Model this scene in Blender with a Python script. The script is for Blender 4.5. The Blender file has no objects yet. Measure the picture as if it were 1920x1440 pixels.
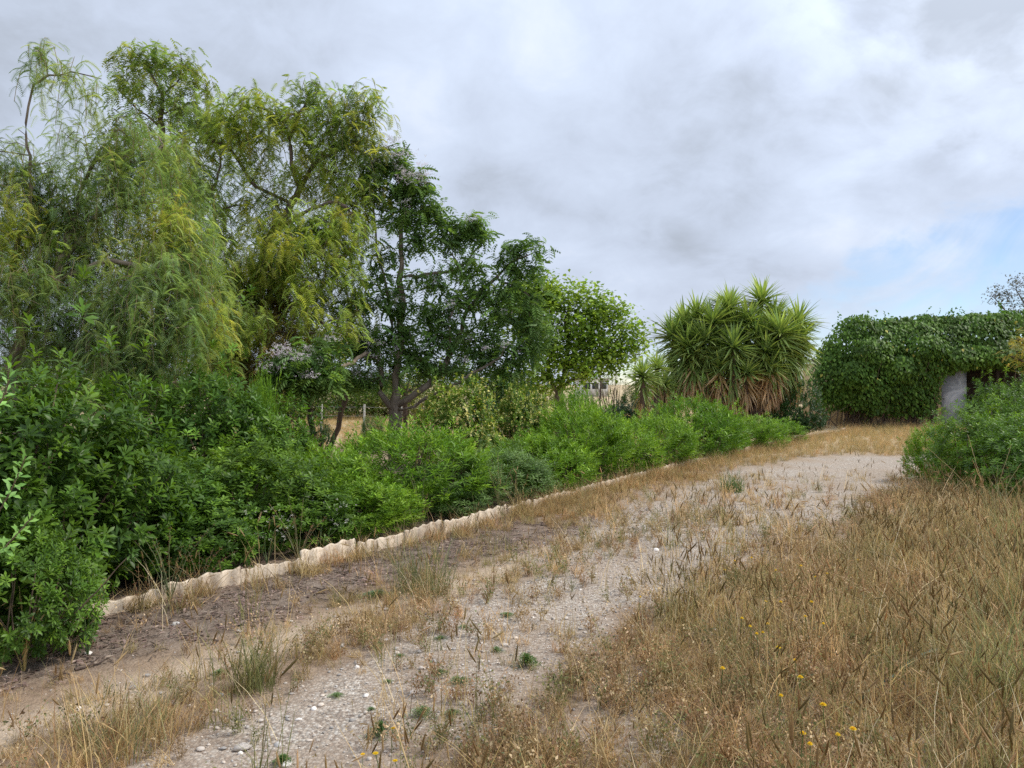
import bpy, math, random
import numpy as np
from mathutils import Vector

random.seed(11)
rng = np.random.default_rng(11)
scene = bpy.context.scene
COL = scene.collection

# ------------------------------------------------------------------ camera
EYE = 1.6
cam_data = bpy.data.cameras.new('camera')
cam = bpy.data.objects.new('camera', cam_data)
COL.objects.link(cam)
cam_data.sensor_width = 36.0
cam_data.lens = 36.0 * 1400 / 1920
cam.location = (0, 0, EYE)
cam.rotation_euler = (math.radians(90.0), 0, 0)
cam_data.clip_start = 0.05
cam_data.clip_end = 3000
scene.camera = cam

# ------------------------------------------------------------------ sky, sun, exposure
SUN_AZ, SUN_EL = math.radians(82), math.radians(50)
sund = Vector((math.sin(SUN_AZ) * math.cos(SUN_EL), math.cos(SUN_AZ) * math.cos(SUN_EL), math.sin(SUN_EL)))
sl = bpy.data.lights.new('sun', 'SUN')
sun = bpy.data.objects.new('sun', sl)
COL.objects.link(sun)
sun.rotation_euler = (-sund).to_track_quat('-Z', 'Y').to_euler()
sl.energy = 2.3
sl.angle = math.radians(9)
sl.color = (1.0, 0.95, 0.86)
scene.view_settings.view_transform = 'Standard'
scene.view_settings.look = 'None'
scene.view_settings.exposure = 0.5
scene.view_settings.gamma = 1.0
scene.view_settings.use_curve_mapping = False
scene.cycles.max_bounces = 9
scene.cycles.diffuse_bounces = 5
scene.cycles.glossy_bounces = 2
scene.cycles.transmission_bounces = 6
scene.cycles.use_denoising = False

world = bpy.data.worlds.new('World')
scene.world = world
world.use_nodes = True
wt = world.node_tree
wt.nodes.clear()


class NT:
    """small helper for wiring nodes"""
    def __init__(self, tree):
        self.t = tree

    def n(self, typ, ins=None, **props):
        nd = self.t.nodes.new(typ)
        for k, v in props.items():
            setattr(nd, k, v)
        for k, v in (ins or {}).items():
            s = nd.inputs[k]
            if hasattr(v, 'is_output') or isinstance(v, bpy.types.NodeSocket):
                self.t.links.new(v, s)
            else:
                s.default_value = v
        return nd

    def math(self, op, a, b=None, clamp=False):
        nd = self.t.nodes.new('ShaderNodeMath')
        nd.operation = op
        nd.use_clamp = clamp
        for i, v in enumerate((a, b)):
            if v is None:
                continue
            if isinstance(v, bpy.types.NodeSocket):
                self.t.links.new(v, nd.inputs[i])
            else:
                nd.inputs[i].default_value = v
        return nd.outputs[0]

    def ramp(self, fac, stops, interp='LINEAR'):
        nd = self.t.nodes.new('ShaderNodeValToRGB')
        cr = nd.color_ramp
        cr.interpolation = interp
        while len(cr.elements) > 1:
            cr.elements.remove(cr.elements[-1])
        cr.elements[0].position = stops[0][0]
        c = stops[0][1]
        cr.elements[0].color = (c, c, c, 1) if not hasattr(c, '__len__') else (*c, 1)
        for p, c in stops[1:]:
            e = cr.elements.new(p)
            e.color = (c, c, c, 1) if not hasattr(c, '__len__') else (*c, 1)
        self.t.links.new(fac, nd.inputs[0])
        return nd.outputs[0]

    def mix(self, fac, a, b, blend='MIX'):
        nd = self.t.nodes.new('ShaderNodeMix')
        nd.data_type = 'RGBA'
        nd.blend_type = blend
        for i, v in ((0, fac), (6, a), (7, b)):
            if isinstance(v, bpy.types.NodeSocket):
                self.t.links.new(v, nd.inputs[i])
            else:
                nd.inputs[i].default_value = v if not hasattr(v, '__len__') else (*v, 1)
        return nd.outputs[2]

    def noise(self, vec, scale, detail=4, rough=0.55, dist=0.0):
        nd = self.n('ShaderNodeTexNoise', {'Scale': scale, 'Detail': detail, 'Roughness': rough, 'Distortion': dist})
        if vec is not None:
            self.t.links.new(vec, nd.inputs['Vector'])
        return nd.outputs['Fac']


def build_world():
    q = NT(wt)
    sky = q.n('ShaderNodeTexSky', sky_type='NISHITA')
    sky.sun_disc = False
    sky.sun_elevation = SUN_EL
    sky.sun_rotation = SUN_AZ
    sky.air_density = 0.8
    sky.dust_density = 0.0
    sky.ozone_density = 2.0
    tc = q.n('ShaderNodeTexCoord')
    sep = q.n('ShaderNodeSeparateXYZ', {0: tc.outputs['Generated']})
    x, y, z = sep.outputs
    zc = q.math('MAXIMUM', z, 0.015)
    px = q.math('DIVIDE', x, q.math('ADD', zc, 0.03))
    py = q.math('DIVIDE', y, q.math('ADD', zc, 0.03))
    comb = q.n('ShaderNodeCombineXYZ', {0: px, 1: py, 2: 0.0}).outputs[0]
    # the deck as a soft slanting plane
    zs = q.math('ADD', zc, 0.5)
    soft_p = q.n('ShaderNodeCombineXYZ', {0: q.math('DIVIDE', x, zs), 1: q.math('DIVIDE', y, zs), 2: 0.0}).outputs[0]
    big = q.noise(soft_p, 1.7, 3, 0.45, 0.2)
    mid = q.noise(soft_p, 4.6, 6, 0.55, 0.3)
    fin = q.noise(soft_p, 8.0, 8, 0.62, 0.5)
    edge = q.math('ADD', q.math('ADD', px, q.math('MULTIPLY', q.math('SUBTRACT', big, 0.5), 1.2)),
                  q.math('MULTIPLY', q.math('SUBTRACT', fin, 0.5), 1.5))
    clear = q.ramp(q.math('DIVIDE', edge, 10.0), [(0.215, 0.0), (0.27, 0.8), (0.33, 1.0)], 'EASE')
    wisps = q.ramp(q.noise(q.n('ShaderNodeMapping', {'Vector': soft_p, 'Scale': (1.6, 1.0, 1)}).outputs[0], 3.0, 7, 0.6, 0.9),
                   [(0.38, 0.05), (0.64, 0.8)])
    cover = q.math('SUBTRACT', 1.0, q.math('MULTIPLY', clear, q.math('SUBTRACT', 1.0, wisps)), clamp=True)
    tone = q.math('ADD', q.math('MULTIPLY', big, 0.60), q.math('ADD', q.math('MULTIPLY', mid, 0.24), q.math('MULTIPLY', fin, 0.16)))
    val = q.ramp(tone, [(0.39, (0.34, 0.38, 0.45)), (0.46, (0.425, 0.48, 0.585)), (0.53, (0.485, 0.55, 0.67)), (0.62, (0.60, 0.65, 0.74))])
    # clouds get thinner and brighter towards a bright break at upper right
    vn = q.n('ShaderNodeVectorMath', {0: tc.outputs['Generated'], 1: tuple(Vector((math.sin(math.radians(36)) * math.cos(math.radians(29)), math.cos(math.radians(36)) * math.cos(math.radians(29)), math.sin(math.radians(29)))))}, operation='DOT_PRODUCT')
    dt = q.math('MAXIMUM', vn.outputs['Value'], 0.0)
    g1 = q.math('MULTIPLY', q.math('POWER', dt, 50.0), 1.1)
    g2 = q.math('MULTIPLY', q.math('POWER', dt, 6.0), 0.10)
    breaks = q.ramp(mid, [(0.42, 0.25), (0.56, 1.0)])
    lift = q.math('ADD', q.math('MULTIPLY', g1, breaks), g2)
    zen = q.math('ADD', 1.0, q.math('MULTIPLY', q.math('MAXIMUM', z, 0.0), 0.45))
    fac = q.math('ADD', zen, lift)
    fv = q.n('ShaderNodeCombineXYZ', {0: fac, 1: fac, 2: fac}).outputs[0]
    ccol = q.n('ShaderNodeVectorMath', {0: val, 1: fv}, operation='MULTIPLY').outputs[0]
    low = q.ramp(z, [(0.0, 1.0), (0.20, 0.0)], 'EASE')
    ccol = q.mix(q.math('MULTIPLY', low, 0.45), ccol, (0.57, 0.625, 0.74))
    bgc = q.n('ShaderNodeBackground', {'Color': ccol, 'Strength': 0.88})
    bgs = q.n('ShaderNodeBackground', {'Color': sky.outputs[0], 'Strength': 0.10})
    mx = q.n('ShaderNodeMixShader', {0: cover, 1: bgs.outputs[0], 2: bgc.outputs[0]})
    q.n('ShaderNodeOutputWorld', {'Surface': mx.outputs[0]})


build_world()

# ------------------------------------------------------------------ helpers


def W(px, py, d):
    """a point of the photograph carried to distance d metres"""
    return np.array([(px - 960) / 1400 * d, d, EYE + (720 - py) / 1400 * d])


def G(px, py):
    d = EYE * 1400 / (py - 720)
    return np.array([(px - 960) / 1400 * d, d])


def meta(o, label=None, cat=None, group=None, kind=None):
    if label:
        o['label'] = label
    if cat:
        o['category'] = cat
    if group:
        o['group'] = group
    if kind:
        o['kind'] = kind
    return o


def thing(name, label, cat, loc=(0, 0, 0), group=None):
    o = bpy.data.objects.new(name, None)
    o.empty_display_size = 0.1
    COL.objects.link(o)
    o.location = loc
    return meta(o, label, cat, group)


def copy_tree(o, parent=None):
    c = o.copy()
    COL.objects.link(c)
    if parent is not None:
        c.parent = parent
    for ch in KIDS.get(o.name, []):
        copy_tree(ch, c)
    return c


KIDS = {}


def make_mesh(name, V, T=None, Q=None, col=None, smooth=False, mats=None, mat_idx=None):
    me = bpy.data.meshes.new(name)
    V = np.asarray(V, dtype=np.float32).reshape(-1, 3)
    parts, tot, st = [], [], []
    if T is not None and len(T):
        T = np.asarray(T, dtype=np.int32).reshape(-1, 3)
        parts.append(T.ravel())
        tot.append(np.full(len(T), 3, np.int32))
    if Q is not None and len(Q):
        Q = np.asarray(Q, dtype=np.int32).reshape(-1, 4)
        parts.append(Q.ravel())
        tot.append(np.full(len(Q), 4, np.int32))
    L = np.concatenate(parts)
    tot = np.concatenate(tot)
    st = np.concatenate([[0], np.cumsum(tot)[:-1]]).astype(np.int32)
    me.vertices.add(len(V))
    me.vertices.foreach_set('co', V.ravel())
    me.loops.add(len(L))
    me.loops.foreach_set('vertex_index', L)
    me.polygons.add(len(tot))
    me.polygons.foreach_set('loop_start', st)
    me.polygons.foreach_set('loop_total', tot)
    if smooth:
        me.polygons.foreach_set('use_smooth', np.ones(len(tot), bool))
    if mat_idx is not None:
        me.polygons.foreach_set('material_index', np.asarray(mat_idx, np.int32))
    me.update(calc_edges=True)
    if col is not None:
        a = me.attributes.new('col', 'FLOAT_COLOR', 'POINT')
        c = np.ones((len(V), 4), np.float32)
        c[:, :3] = col
        a.data.foreach_set('color', c.ravel())
    for m in mats or []:
        me.materials.append(m)
    return me


def link(name, me, parent=None, kind=None, loc=(0, 0, 0), label=None):
    o = bpy.data.objects.new(name, me)
    COL.objects.link(o)
    o.location = loc
    if parent is not None:
        o.parent = parent
        KIDS.setdefault(parent.name, []).append(o)
    if kind:
        o['kind'] = kind
    if label:
        o['label'] = label
    return o


def nrm(a):
    return a / np.maximum(np.linalg.norm(a, axis=-1, keepdims=True), 1e-9)


def rdir(n):
    return nrm(rng.normal(size=(n, 3)))


def scatter(tv, tf, P, A, N, S, C, SW=None):
    """copies of a template (x along A, z along N) -> V, T, colours"""
    A = nrm(A)
    side = nrm(np.cross(N, A))
    up = np.cross(A, side)
    S = np.asarray(S, float).reshape(-1, 1, 1)
    SW = S if SW is None else np.asarray(SW, float).reshape(-1, 1, 1)
    tv = np.asarray(tv, float)
    V = P[:, None, :] + S * tv[None, :, 0:1] * A[:, None] + SW * tv[None, :, 1:2] * side[:, None] + S * tv[None, :, 2:3] * up[:, None]
    k = len(tv)
    T = (np.asarray(tf)[None] + (np.arange(len(P)) * k)[:, None, None]).reshape(-1, 3)
    Cc = np.repeat(C, k, axis=0)
    return V.reshape(-1, 3), T, Cc


class Bag:
    """collects triangle batches"""
    def __init__(self):
        self.V, self.T, self.C, self.n = [], [], [], 0

    def add(self, V, T, C):
        self.V.append(V)
        self.T.append(np.asarray(T) + self.n)
        self.C.append(np.broadcast_to(C, (len(V), 3)))
        self.n += len(V)

    def mesh(self, name, mat, base=(0, 0, 0), smooth=False):
        V = np.concatenate(self.V) - np.asarray(base)
        return make_mesh(name, V, np.concatenate(self.T), None, np.concatenate(self.C), smooth, [mat])


def shades(n, pal, jit=0.18, w=None):
    """n colours drawn from a palette with brightness jitter"""
    pal = np.asarray(pal, float)
    i = rng.choice(len(pal), n, p=w)
    j = rng.choice(len(pal), n, p=w)
    t = rng.random((n, 1)) * 0.5
    c = pal[i] * (1 - t) + pal[j] * t
    return c * np.exp(rng.normal(0, jit, (n, 1)))


# leaf templates: x length, y width, z up
def leaf_t(w, bow=0.06, at=0.6, fold=0.04):
    return (np.array([[0, 0, 0], [at, w / 2, fold], [at, -w / 2, fold], [at, 0, 0.0], [1, 0, -bow]]),
            np.array([[0, 2, 3], [0, 3, 1], [3, 2, 4], [3, 4, 1]]))


LEAF_OBL = leaf_t(0.34, 0.08, 0.66)
LEAF_NAR = leaf_t(0.20, 0.10, 0.5)
LEAF_OVAL = leaf_t(0.62, 0.16, 0.42, 0.07)
LEAF_HEART = leaf_t(0.85, 0.18, 0.35, 0.06)


def sword_t(w=0.06, seg=4, droop=0.25):
    V, T = [], []
    for i in range(seg):
        t = i / seg
        ww = w * (0.75 + 0.6 * t) if t < 0.4 else w * (1 - (t - 0.4) / 0.62)
        z = -droop * t * t
        V += [[t, ww / 2, z + ww * 0.25], [t, 0, z], [t, -ww / 2, z + ww * 0.25]]
    V.append([1, 0, -droop])
    for i in range(seg - 1):
        a = i * 3
        T += [[a, a + 1, a + 4], [a, a + 4, a + 3], [a + 1, a + 2, a + 5], [a + 1, a + 5, a + 4]]
    a = (seg - 1) * 3
    T += [[a, a + 1, a + 3], [a + 1, a + 2, a + 3]]
    return np.array(V, float), np.array(T)


def frond_t(pairs, lw, ll, droop, sweep=0.35, diamond=False, tip=True):
    """pinnate leaf: rachis along x bending down, leaflets either side"""
    V, T = [], []
    for i in range(pairs):
        t = (i + 0.8) / (pairs + 0.5)
        x, z = t * (1 - 0.25 * droop * t), -droop * t * t
        le = ll * (1 - 0.45 * abs(t - 0.45) * 1.6)
        for s in (-1, 1):
            b = len(V)
            dz = -0.35 * le * (0.5 + droop)
            sx = sweep * le
            h = lw / 2
            if diamond:
                V += [[x, 0, z], [x + sx * .5 + h, s * le * .5, z + dz * .4], [x + sx * .5 - h, s * le * .5, z + dz * .4], [x + sx, s * le, z + dz]]
                T += [[b, b + 1, b + 2], [b + 1, b + 3, b + 2]]
            else:
                V += [[x - h, 0, z], [x + h, 0, z], [x + sx, s * le, z + dz]]
                T += [[b, b + 1, b + 2]]
    # rachis as a thin strip
    b = len(V)
    for t in (0, 0.5, 1.0):
        x, z = t * (1 - 0.25 * droop * t), -droop * t * t
        V += [[x, 0.008, z], [x, -0.008, z]]
    T += [[b, b + 1, b + 3], [b, b + 3, b + 2], [b + 2, b + 3, b + 5], [b + 2, b + 5, b + 4]]
    return np.array(V, float), np.array(T)


# ------------------------------------------------------------------ tubes and trees

def tube(bag, P, R, sides, color):
    P = np.asarray(P, float)
    R = np.asarray(R, float)
    n = len(P)
    d = np.gradient(P, axis=0)
    d = nrm(d)
    ref = np.array([0, 0, 1.0]) if abs(d[0, 2]) < 0.9 else np.array([1.0, 0, 0])
    s = nrm(np.cross(d, ref))
    u = np.cross(s, d)
    a = np.linspace(0, 2 * math.pi, sides, endpoint=False)
    V = P[:, None] + R[:, None, None] * (np.cos(a)[None, :, None] * s[:, None] + np.sin(a)[None, :, None] * u[:, None])
    T = []
    for i in range(n - 1):
        for k in range(sides):
            k2 = (k + 1) % sides
            p, q_, r_, t_ = i * sides + k, i * sides + k2, (i + 1) * sides + k2, (i + 1) * sides + k
            T += [[p, q_, r_], [p, r_, t_]]
    bag.add(V.reshape(-1, 3), np.array(T), np.asarray(color, float) * np.ones(3))


def smooth_poly(P, step=0.15, wob=0.02):
    """resample a polyline with Catmull-Rom and a little wobble"""
    P = [np.asarray(p, float) for p in P]
    Q = [2 * P[0] - P[1]] + P + [2 * P[-1] - P[-2]]
    out = []
    for i in range(1, len(Q) - 2):
        n = max(2, int(np.linalg.norm(Q[i + 1] - Q[i]) / step))
        for k in range(n):
            t = k / n
            p = 0.5 * ((2 * Q[i]) + (-Q[i - 1] + Q[i + 1]) * t + (2 * Q[i - 1] - 5 * Q[i] + 4 * Q[i + 1] - Q[i + 2]) * t * t
                       + (-Q[i - 1] + 3 * Q[i] - 3 * Q[i + 1] + Q[i + 2]) * t ** 3)
            out.append(p + (rng.normal(0, wob, 3) if (k or i > 1) else 0))
    out.append(P[-1])
    return np.array(out)


def blob_points(blobs, d0, thick=1.0, dens=1.0):
    """blobs: (px, py, rx, ry, count[, depth offset]) -> points spread through ellipsoids"""
    out, idx = [], []
    for bi, b in enumerate(blobs):
        px, py, rx, ry, n = b[:5]
        dd = d0 + (b[5] if len(b) > 5 else 0)
        c = W(px, py, dd)
        n = int(n * dens)
        u = rdir(n) * (rng.random((n, 1)) ** 0.45)
        r = np.array([rx / 1400 * dd, max(rx, ry) / 1400 * dd * thick, ry / 1400 * dd])
        out.append(c + u * r)
        idx.append(np.full(n, bi))
    return np.concatenate(out), np.concatenate(idx)


def grow(limbs, targets, r_base, r_tip=0.006, bulge=0.12, jit=0.05):
    """limbs: list of (polyline points); first is the trunk. returns nodes, parents, radii, limb ids"""
    pos, par, lid = [], [], []
    for li, L in enumerate(limbs):
        pts = smooth_poly(L)
        if li == 0:
            prev = -1
        else:
            arr = np.array(pos)
            prev = int(np.argmin(np.linalg.norm(arr - pts[0], axis=1)))
        for p in pts:
            pos.append(p)
            par.append(prev)
            lid.append(li)
            prev = len(pos) - 1
    pos = list(pos)
    arr = np.array(pos)
    d0 = np.array([np.min(np.linalg.norm(arr - t, axis=1)) for t in targets])
    order = np.argsort(d0)
    cap = len(pos) + len(targets) * 14
    buf = np.full((cap, 3), 1e6)
    buf[:len(pos)] = arr
    m = len(pos)
    base_z = arr[0, 2]
    tips = []
    lowest = arr[0, 2] + 0.25 * (arr[:, 2].max() - arr[0, 2])
    ok = np.ones(cap, bool)
    ok[:m] = arr[:, 2] > lowest
    for t in order:
        T = targets[t]
        dist = np.linalg.norm(buf[:m] - T, axis=1) + np.where(ok[:m], 0, 50) + 0.5 * np.maximum(0, buf[:m, 2] - T[2])
        k = int(np.argmin(dist))
        A = buf[k]
        L = np.linalg.norm(T - A)
        ns = int(np.clip(L / 0.22, 1, 10))
        prev = k
        up = np.array([0, 0, bulge * L])
        for i in range(1, ns + 1):
            s = i / ns
            p = A * (1 - s) + T * s + up * math.sin(math.pi * s) + (rng.normal(0, jit * min(L, 0.6), 3) if i < ns else 0)
            buf[m] = p
            pos.append(p)
            par.append(prev)
            lid.append(-1)
            prev = m
            m += 1
        tips.append(prev)
    n = m
    cnt = np.zeros(n)
    for i in range(n - 1, -1, -1):
        if cnt[i] == 0:
            cnt[i] = 1
        if par[i] >= 0:
            cnt[par[i]] += cnt[i]
    # children always come after parents, except limbs attached: also true
    e = math.log(r_base / r_tip) / math.log(max(cnt.max(), 2))
    R = r_tip * cnt ** e
    return buf[:n], np.array(par), R, np.array(lid)


def skeleton_parts(pos, par, R, lid, parent, mat, base, color, n_limbs, min_r=0.003, trunk_sides=12):
    kids = {}
    for i, p in enumerate(par):
        kids.setdefault(int(p), []).append(i)
    bags = {}
    stack = [(k, None) for k in kids.get(-1, [])]
    while stack:
        i, frm = stack.pop()
        chain = [i] if frm is None else [frm, i]
        cur = i
        while cur in kids:
            ks = sorted(kids[cur], key=lambda k: (lid[k] == lid[cur] and lid[k] >= 0, R[k]), reverse=True)
            for o in ks[1:]:
                stack.append((o, cur))
            cur = ks[0]
            chain.append(cur)
        rr = R[chain].copy()
        if frm is not None:
            rr[0] = rr[1]
        if rr.max() < min_r or len(chain) < 2:
            continue
        l = lid[i]
        key = 0 if l == 0 else (int(l) if (l > 0 and rr.max() > 0.02) else -1)
        sides = trunk_sides if key == 0 else (8 if key > 0 else (5 if rr.max() > 0.012 else 3))
        tube(bags.setdefault(key, Bag()), pos[chain], np.maximum(rr, min_r), sides, color)
    for key, bag in sorted(bags.items()):
        nm = 'trunk' if key == 0 else ('limb' if key > 0 else 'twigs')
        link(nm, bag.mesh(nm, mat, base, smooth=True), parent, kind='stuff' if key == -1 else None)


# ------------------------------------------------------------------ materials

def mat_new(name):
    m = bpy.data.materials.new(name)
    m.use_nodes = True
    m.node_tree.nodes.clear()
    return m, NT(m.node_tree)


def leaf_material(name, trans=0.3, rough=0.45, spec=0.4, var=0.25, tint=(1.25, 1.2, 0.55), bright=1.0):
    m, q = mat_new(name)
    at = q.n('ShaderNodeAttribute', attribute_name='col')
    oi = q.n('ShaderNodeObjectInfo')
    geo = q.n('ShaderNodeNewGeometry')
    nz = q.noise(geo.outputs['Position'], 1.3, 2)
    v = q.math('ADD', q.math('MULTIPLY', q.math('SUBTRACT', oi.outputs['Random'], 0.5), var), q.math('MULTIPLY', q.math('SUBTRACT', nz, 0.5), var * 1.6))
    hsv = q.n('ShaderNodeHueSaturation', {'Hue': q.math('SUBTRACT', 0.5, q.math('MULTIPLY', v, 0.06)), 'Saturation': 1.0,
                                          'Value': q.math('MULTIPLY', q.math('ADD', 1.0, v), bright), 'Color': at.outputs['Color']})
    c = hsv.outputs[0]
    p = q.n('ShaderNodeBsdfPrincipled', {'Base Color': c, 'Roughness': rough, 'Specular IOR Level': spec})
    tcol = q.mix(1.0, c, tint, 'MULTIPLY')
    t = q.n('ShaderNodeBsdfTranslucent', {'Color': tcol})
    mx = q.n('ShaderNodeMixShader', {0: trans, 1: p.outputs[0], 2: t.outputs[0]})
    q.n('ShaderNodeOutputMaterial', {'Surface': mx.outputs[0]})
    return m


def bark_material(name, c1, c2, scale=14):
    m, q = mat_new(name)
    tc = q.n('ShaderNodeTexCoord')
    mp = q.n('ShaderNodeMapping', {'Vector': tc.outputs['Object'], 'Scale': (1, 1, 0.28)})
    n1 = q.noise(mp.outputs[0], scale, 6, 0.65, 0.6)
    n2 = q.noise(tc.outputs['Object'], 2.2, 3)
    f = q.math('ADD', q.math('MULTIPLY', n1, 0.7), q.math('MULTIPLY', n2, 0.3))
    c = q.ramp(f, [(0.36, c1), (0.62, c2)])
    b = q.n('ShaderNodeBump', {'Height': n1, 'Strength': 0.8, 'Distance': 0.02})
    p = q.n('ShaderNodeBsdfPrincipled', {'Base Color': c, 'Roughness': 0.9, 'Specular IOR Level': 0.15, 'Normal': b.outputs[0]})
    q.n('ShaderNodeOutputMaterial', {'Surface': p.outputs[0]})
    return m


def stone_material(name, c1, c2, rough=0.85, scale=40, attr=False):
    m, q = mat_new(name)
    tc = q.n('ShaderNodeTexCoord')
    n1 = q.noise(tc.outputs['Object'], scale, 5, 0.6)
    oi = q.n('ShaderNodeObjectInfo')
    c = q.ramp(n1, [(0.35, c1), (0.65, c2)])
    hs = q.n('ShaderNodeHueSaturation', {'Value': q.math('ADD', 0.62, q.math('MULTIPLY', oi.outputs['Random'], 0.7)), 'Color': c,
                                         'Saturation': q.math('ADD', 0.6, q.math('MULTIPLY', oi.outputs['Random'], 0.7))})
    b = q.n('ShaderNodeBump', {'Height': n1, 'Strength': 0.4, 'Distance': 0.004})
    p = q.n('ShaderNodeBsdfPrincipled', {'Base Color': hs.outputs[0], 'Roughness': rough, 'Specular IOR Level': 0.2, 'Normal': b.outputs[0]})
    q.n('ShaderNodeOutputMaterial', {'Surface': p.outputs[0]})
    return m


M_SHRUB = leaf_material('glossy_shrub_leaf', 0.32, 0.42, 0.28, bright=1.3)
M_PEPPER = leaf_material('feathery_leaf', 0.5, 0.6, 0.15, 0.22, bright=2.1)
M_MELIA = leaf_material('dark_compound_leaf', 0.4, 0.5, 0.25, bright=1.6)
M_BROAD = leaf_material('broad_light_leaf', 0.45, 0.5, 0.2, bright=1.25)
M_VINE = leaf_material('vine_leaf', 0.34, 0.5, 0.18, bright=1.6)
M_YUCCA = leaf_material('sword_leaf', 0.22, 0.4, 0.35, 0.2, bright=1.6)
M_FLOWER = leaf_material('petal', 0.4, 0.7, 0.1, 0.1, (1, 1, 1))
M_STRAW = leaf_material('dry_grass_blade', 0.42, 0.65, 0.2, 0.45, (1.05, 1.0, 0.85), bright=1.3)
M_BARK = bark_material('rough_brown_bark', (0.055, 0.038, 0.03), (0.20, 0.145, 0.12))
M_BARKG = bark_material('grey_bark', (0.10, 0.075, 0.055), (0.32, 0.255, 0.20), 9)
M_TWIG = bark_material('dry_twig', (0.12, 0.085, 0.06), (0.28, 0.21, 0.15))
M_STONE = stone_material('pale_limestone', (0.42, 0.36, 0.30), (0.66, 0.60, 0.54))
M_WHITE = stone_material('white_stone', (0.72, 0.66, 0.60), (0.85, 0.80, 0.75))

# ------------------------------------------------------------------ ground layout

EDGE = np.array([(-8.2, -2.05), (-4.6, 2.75), (-2.8, 5.15), (-1.48, 6.9), (0.13, 9.33), (1.75, 11.85), (3.5, 14.5), (6.2, 18.5), (9.1, 22.4), (11.5, 25.2)])
PATH = np.array([(-3.2, 0.2, .5), (-2.0, 2.0, .55), (-1.05, 3.2, .50), (-.35, 4.4, .50), (.50, 5.9, .75), (1.85, 8.0, 1.10), (3.5, 10.3, 1.35), (5.3, 12.9, 1.5), (7.6, 15.0, 1.4), (11, 16.3, 1.5), (17, 17.5, 1.5)])


def poly_dist(X, Y, P):
    """distance, signed side, parameter along"""
    best = np.full(X.shape, 1e9)
    sg = np.zeros(X.shape)
    ex = np.zeros(X.shape)
    for i in range(len(P) - 1):
        a, b = P[i, :2], P[i + 1, :2]
        ab = b - a
        t = np.clip(((X - a[0]) * ab[0] + (Y - a[1]) * ab[1]) / (ab @ ab), 0, 1)
        dx, dy = X - a[0] - t * ab[0], Y - a[1] - t * ab[1]
        d = np.hypot(dx, dy)
        cr = ab[1] * dx - ab[0] * dy      # positive to the right
        m = d < best
        best = np.where(m, d, best)
        sg = np.where(m, np.sign(cr), sg)
        w = (P[i, 2] * (1 - t) + P[i + 1, 2] * t) if P.shape[1] > 2 else 0
        ex = np.where(m, w, ex)
    return best, sg, ex


# lattice noise for masks and relief
_NL = rng.random((64, 64))


def vnoise(x, y):
    xi, yi = np.floor(x).astype(int), np.floor(y).astype(int)
    fx, fy = x - xi, y - yi
    fx, fy = fx * fx * (3 - 2 * fx), fy * fy * (3 - 2 * fy)
    g = lambda a, b: _NL[a % 64, b % 64]
    return (g(xi, yi) * (1 - fx) * (1 - fy) + g(xi + 1, yi) * fx * (1 - fy) + g(xi, yi + 1) * (1 - fx) * fy + g(xi + 1, yi + 1) * fx * fy)


def fbm(x, y, o=4):
    s, a, t = 0, 1, 0
    for i in range(o):
        s = s + a * vnoise(x + 17.3 * i, y - 9.1 * i)
        t += a
        a *= 0.5
        x, y = x * 2.03, y * 2.03
    return s / t


def gz(x, y):
    x, y = np.asarray(x, float), np.asarray(y, float)
    near = np.clip(1 - (np.hypot(x, y) - 25) / 30, 0, 1)
    return near * (0.05 * (fbm(x * .5, y * .5, 3) - .5) + 0.02 * (fbm(x * 3, y * 3, 3) - .5))


def sstep(a, b, x):
    t = np.clip((x - a) / (b - a), 0, 1)
    return t * t * (3 - 2 * t)


def masks(X, Y):
    X, Y = np.asarray(X, float), np.asarray(Y, float)
    n1 = fbm(X * .8, Y * .8) - .5
    n2 = fbm(X * 2.6 + 5, Y * 2.6) - .5
    de, se, _ = poly_dist(X, Y, EDGE)
    u = de * se
    dp, sp, w = poly_dist(X, Y, PATH)
    gravel = 1 - sstep(-0.25, 0.30, dp - w + 0.9 * n1 + 0.5 * n2)
    litter = sstep(-0.05, 0.05, u) * (1 - sstep(0.85, 1.35, u + 0.9 * n1)) * (1 - sstep(7.5, 10.0, Y))
    bed = 1 - sstep(-0.05, 0.05, u)
    sand = np.exp(-((u - 1.30 - 0.4 * n1) / 0.22) ** 2) * (1 - sstep(6.0, 8.5, Y)) * sstep(-.35, .15, n2 + .25)
    right = sstep(0.0, 0.7, sp * dp - w + 0.8 * n1)
    return dict(u=u, dp=dp, w=w, sp=sp, gravel=gravel, litter=litter, bed=bed, sand=sand, right=right, n1=n1, n2=n2)


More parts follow.
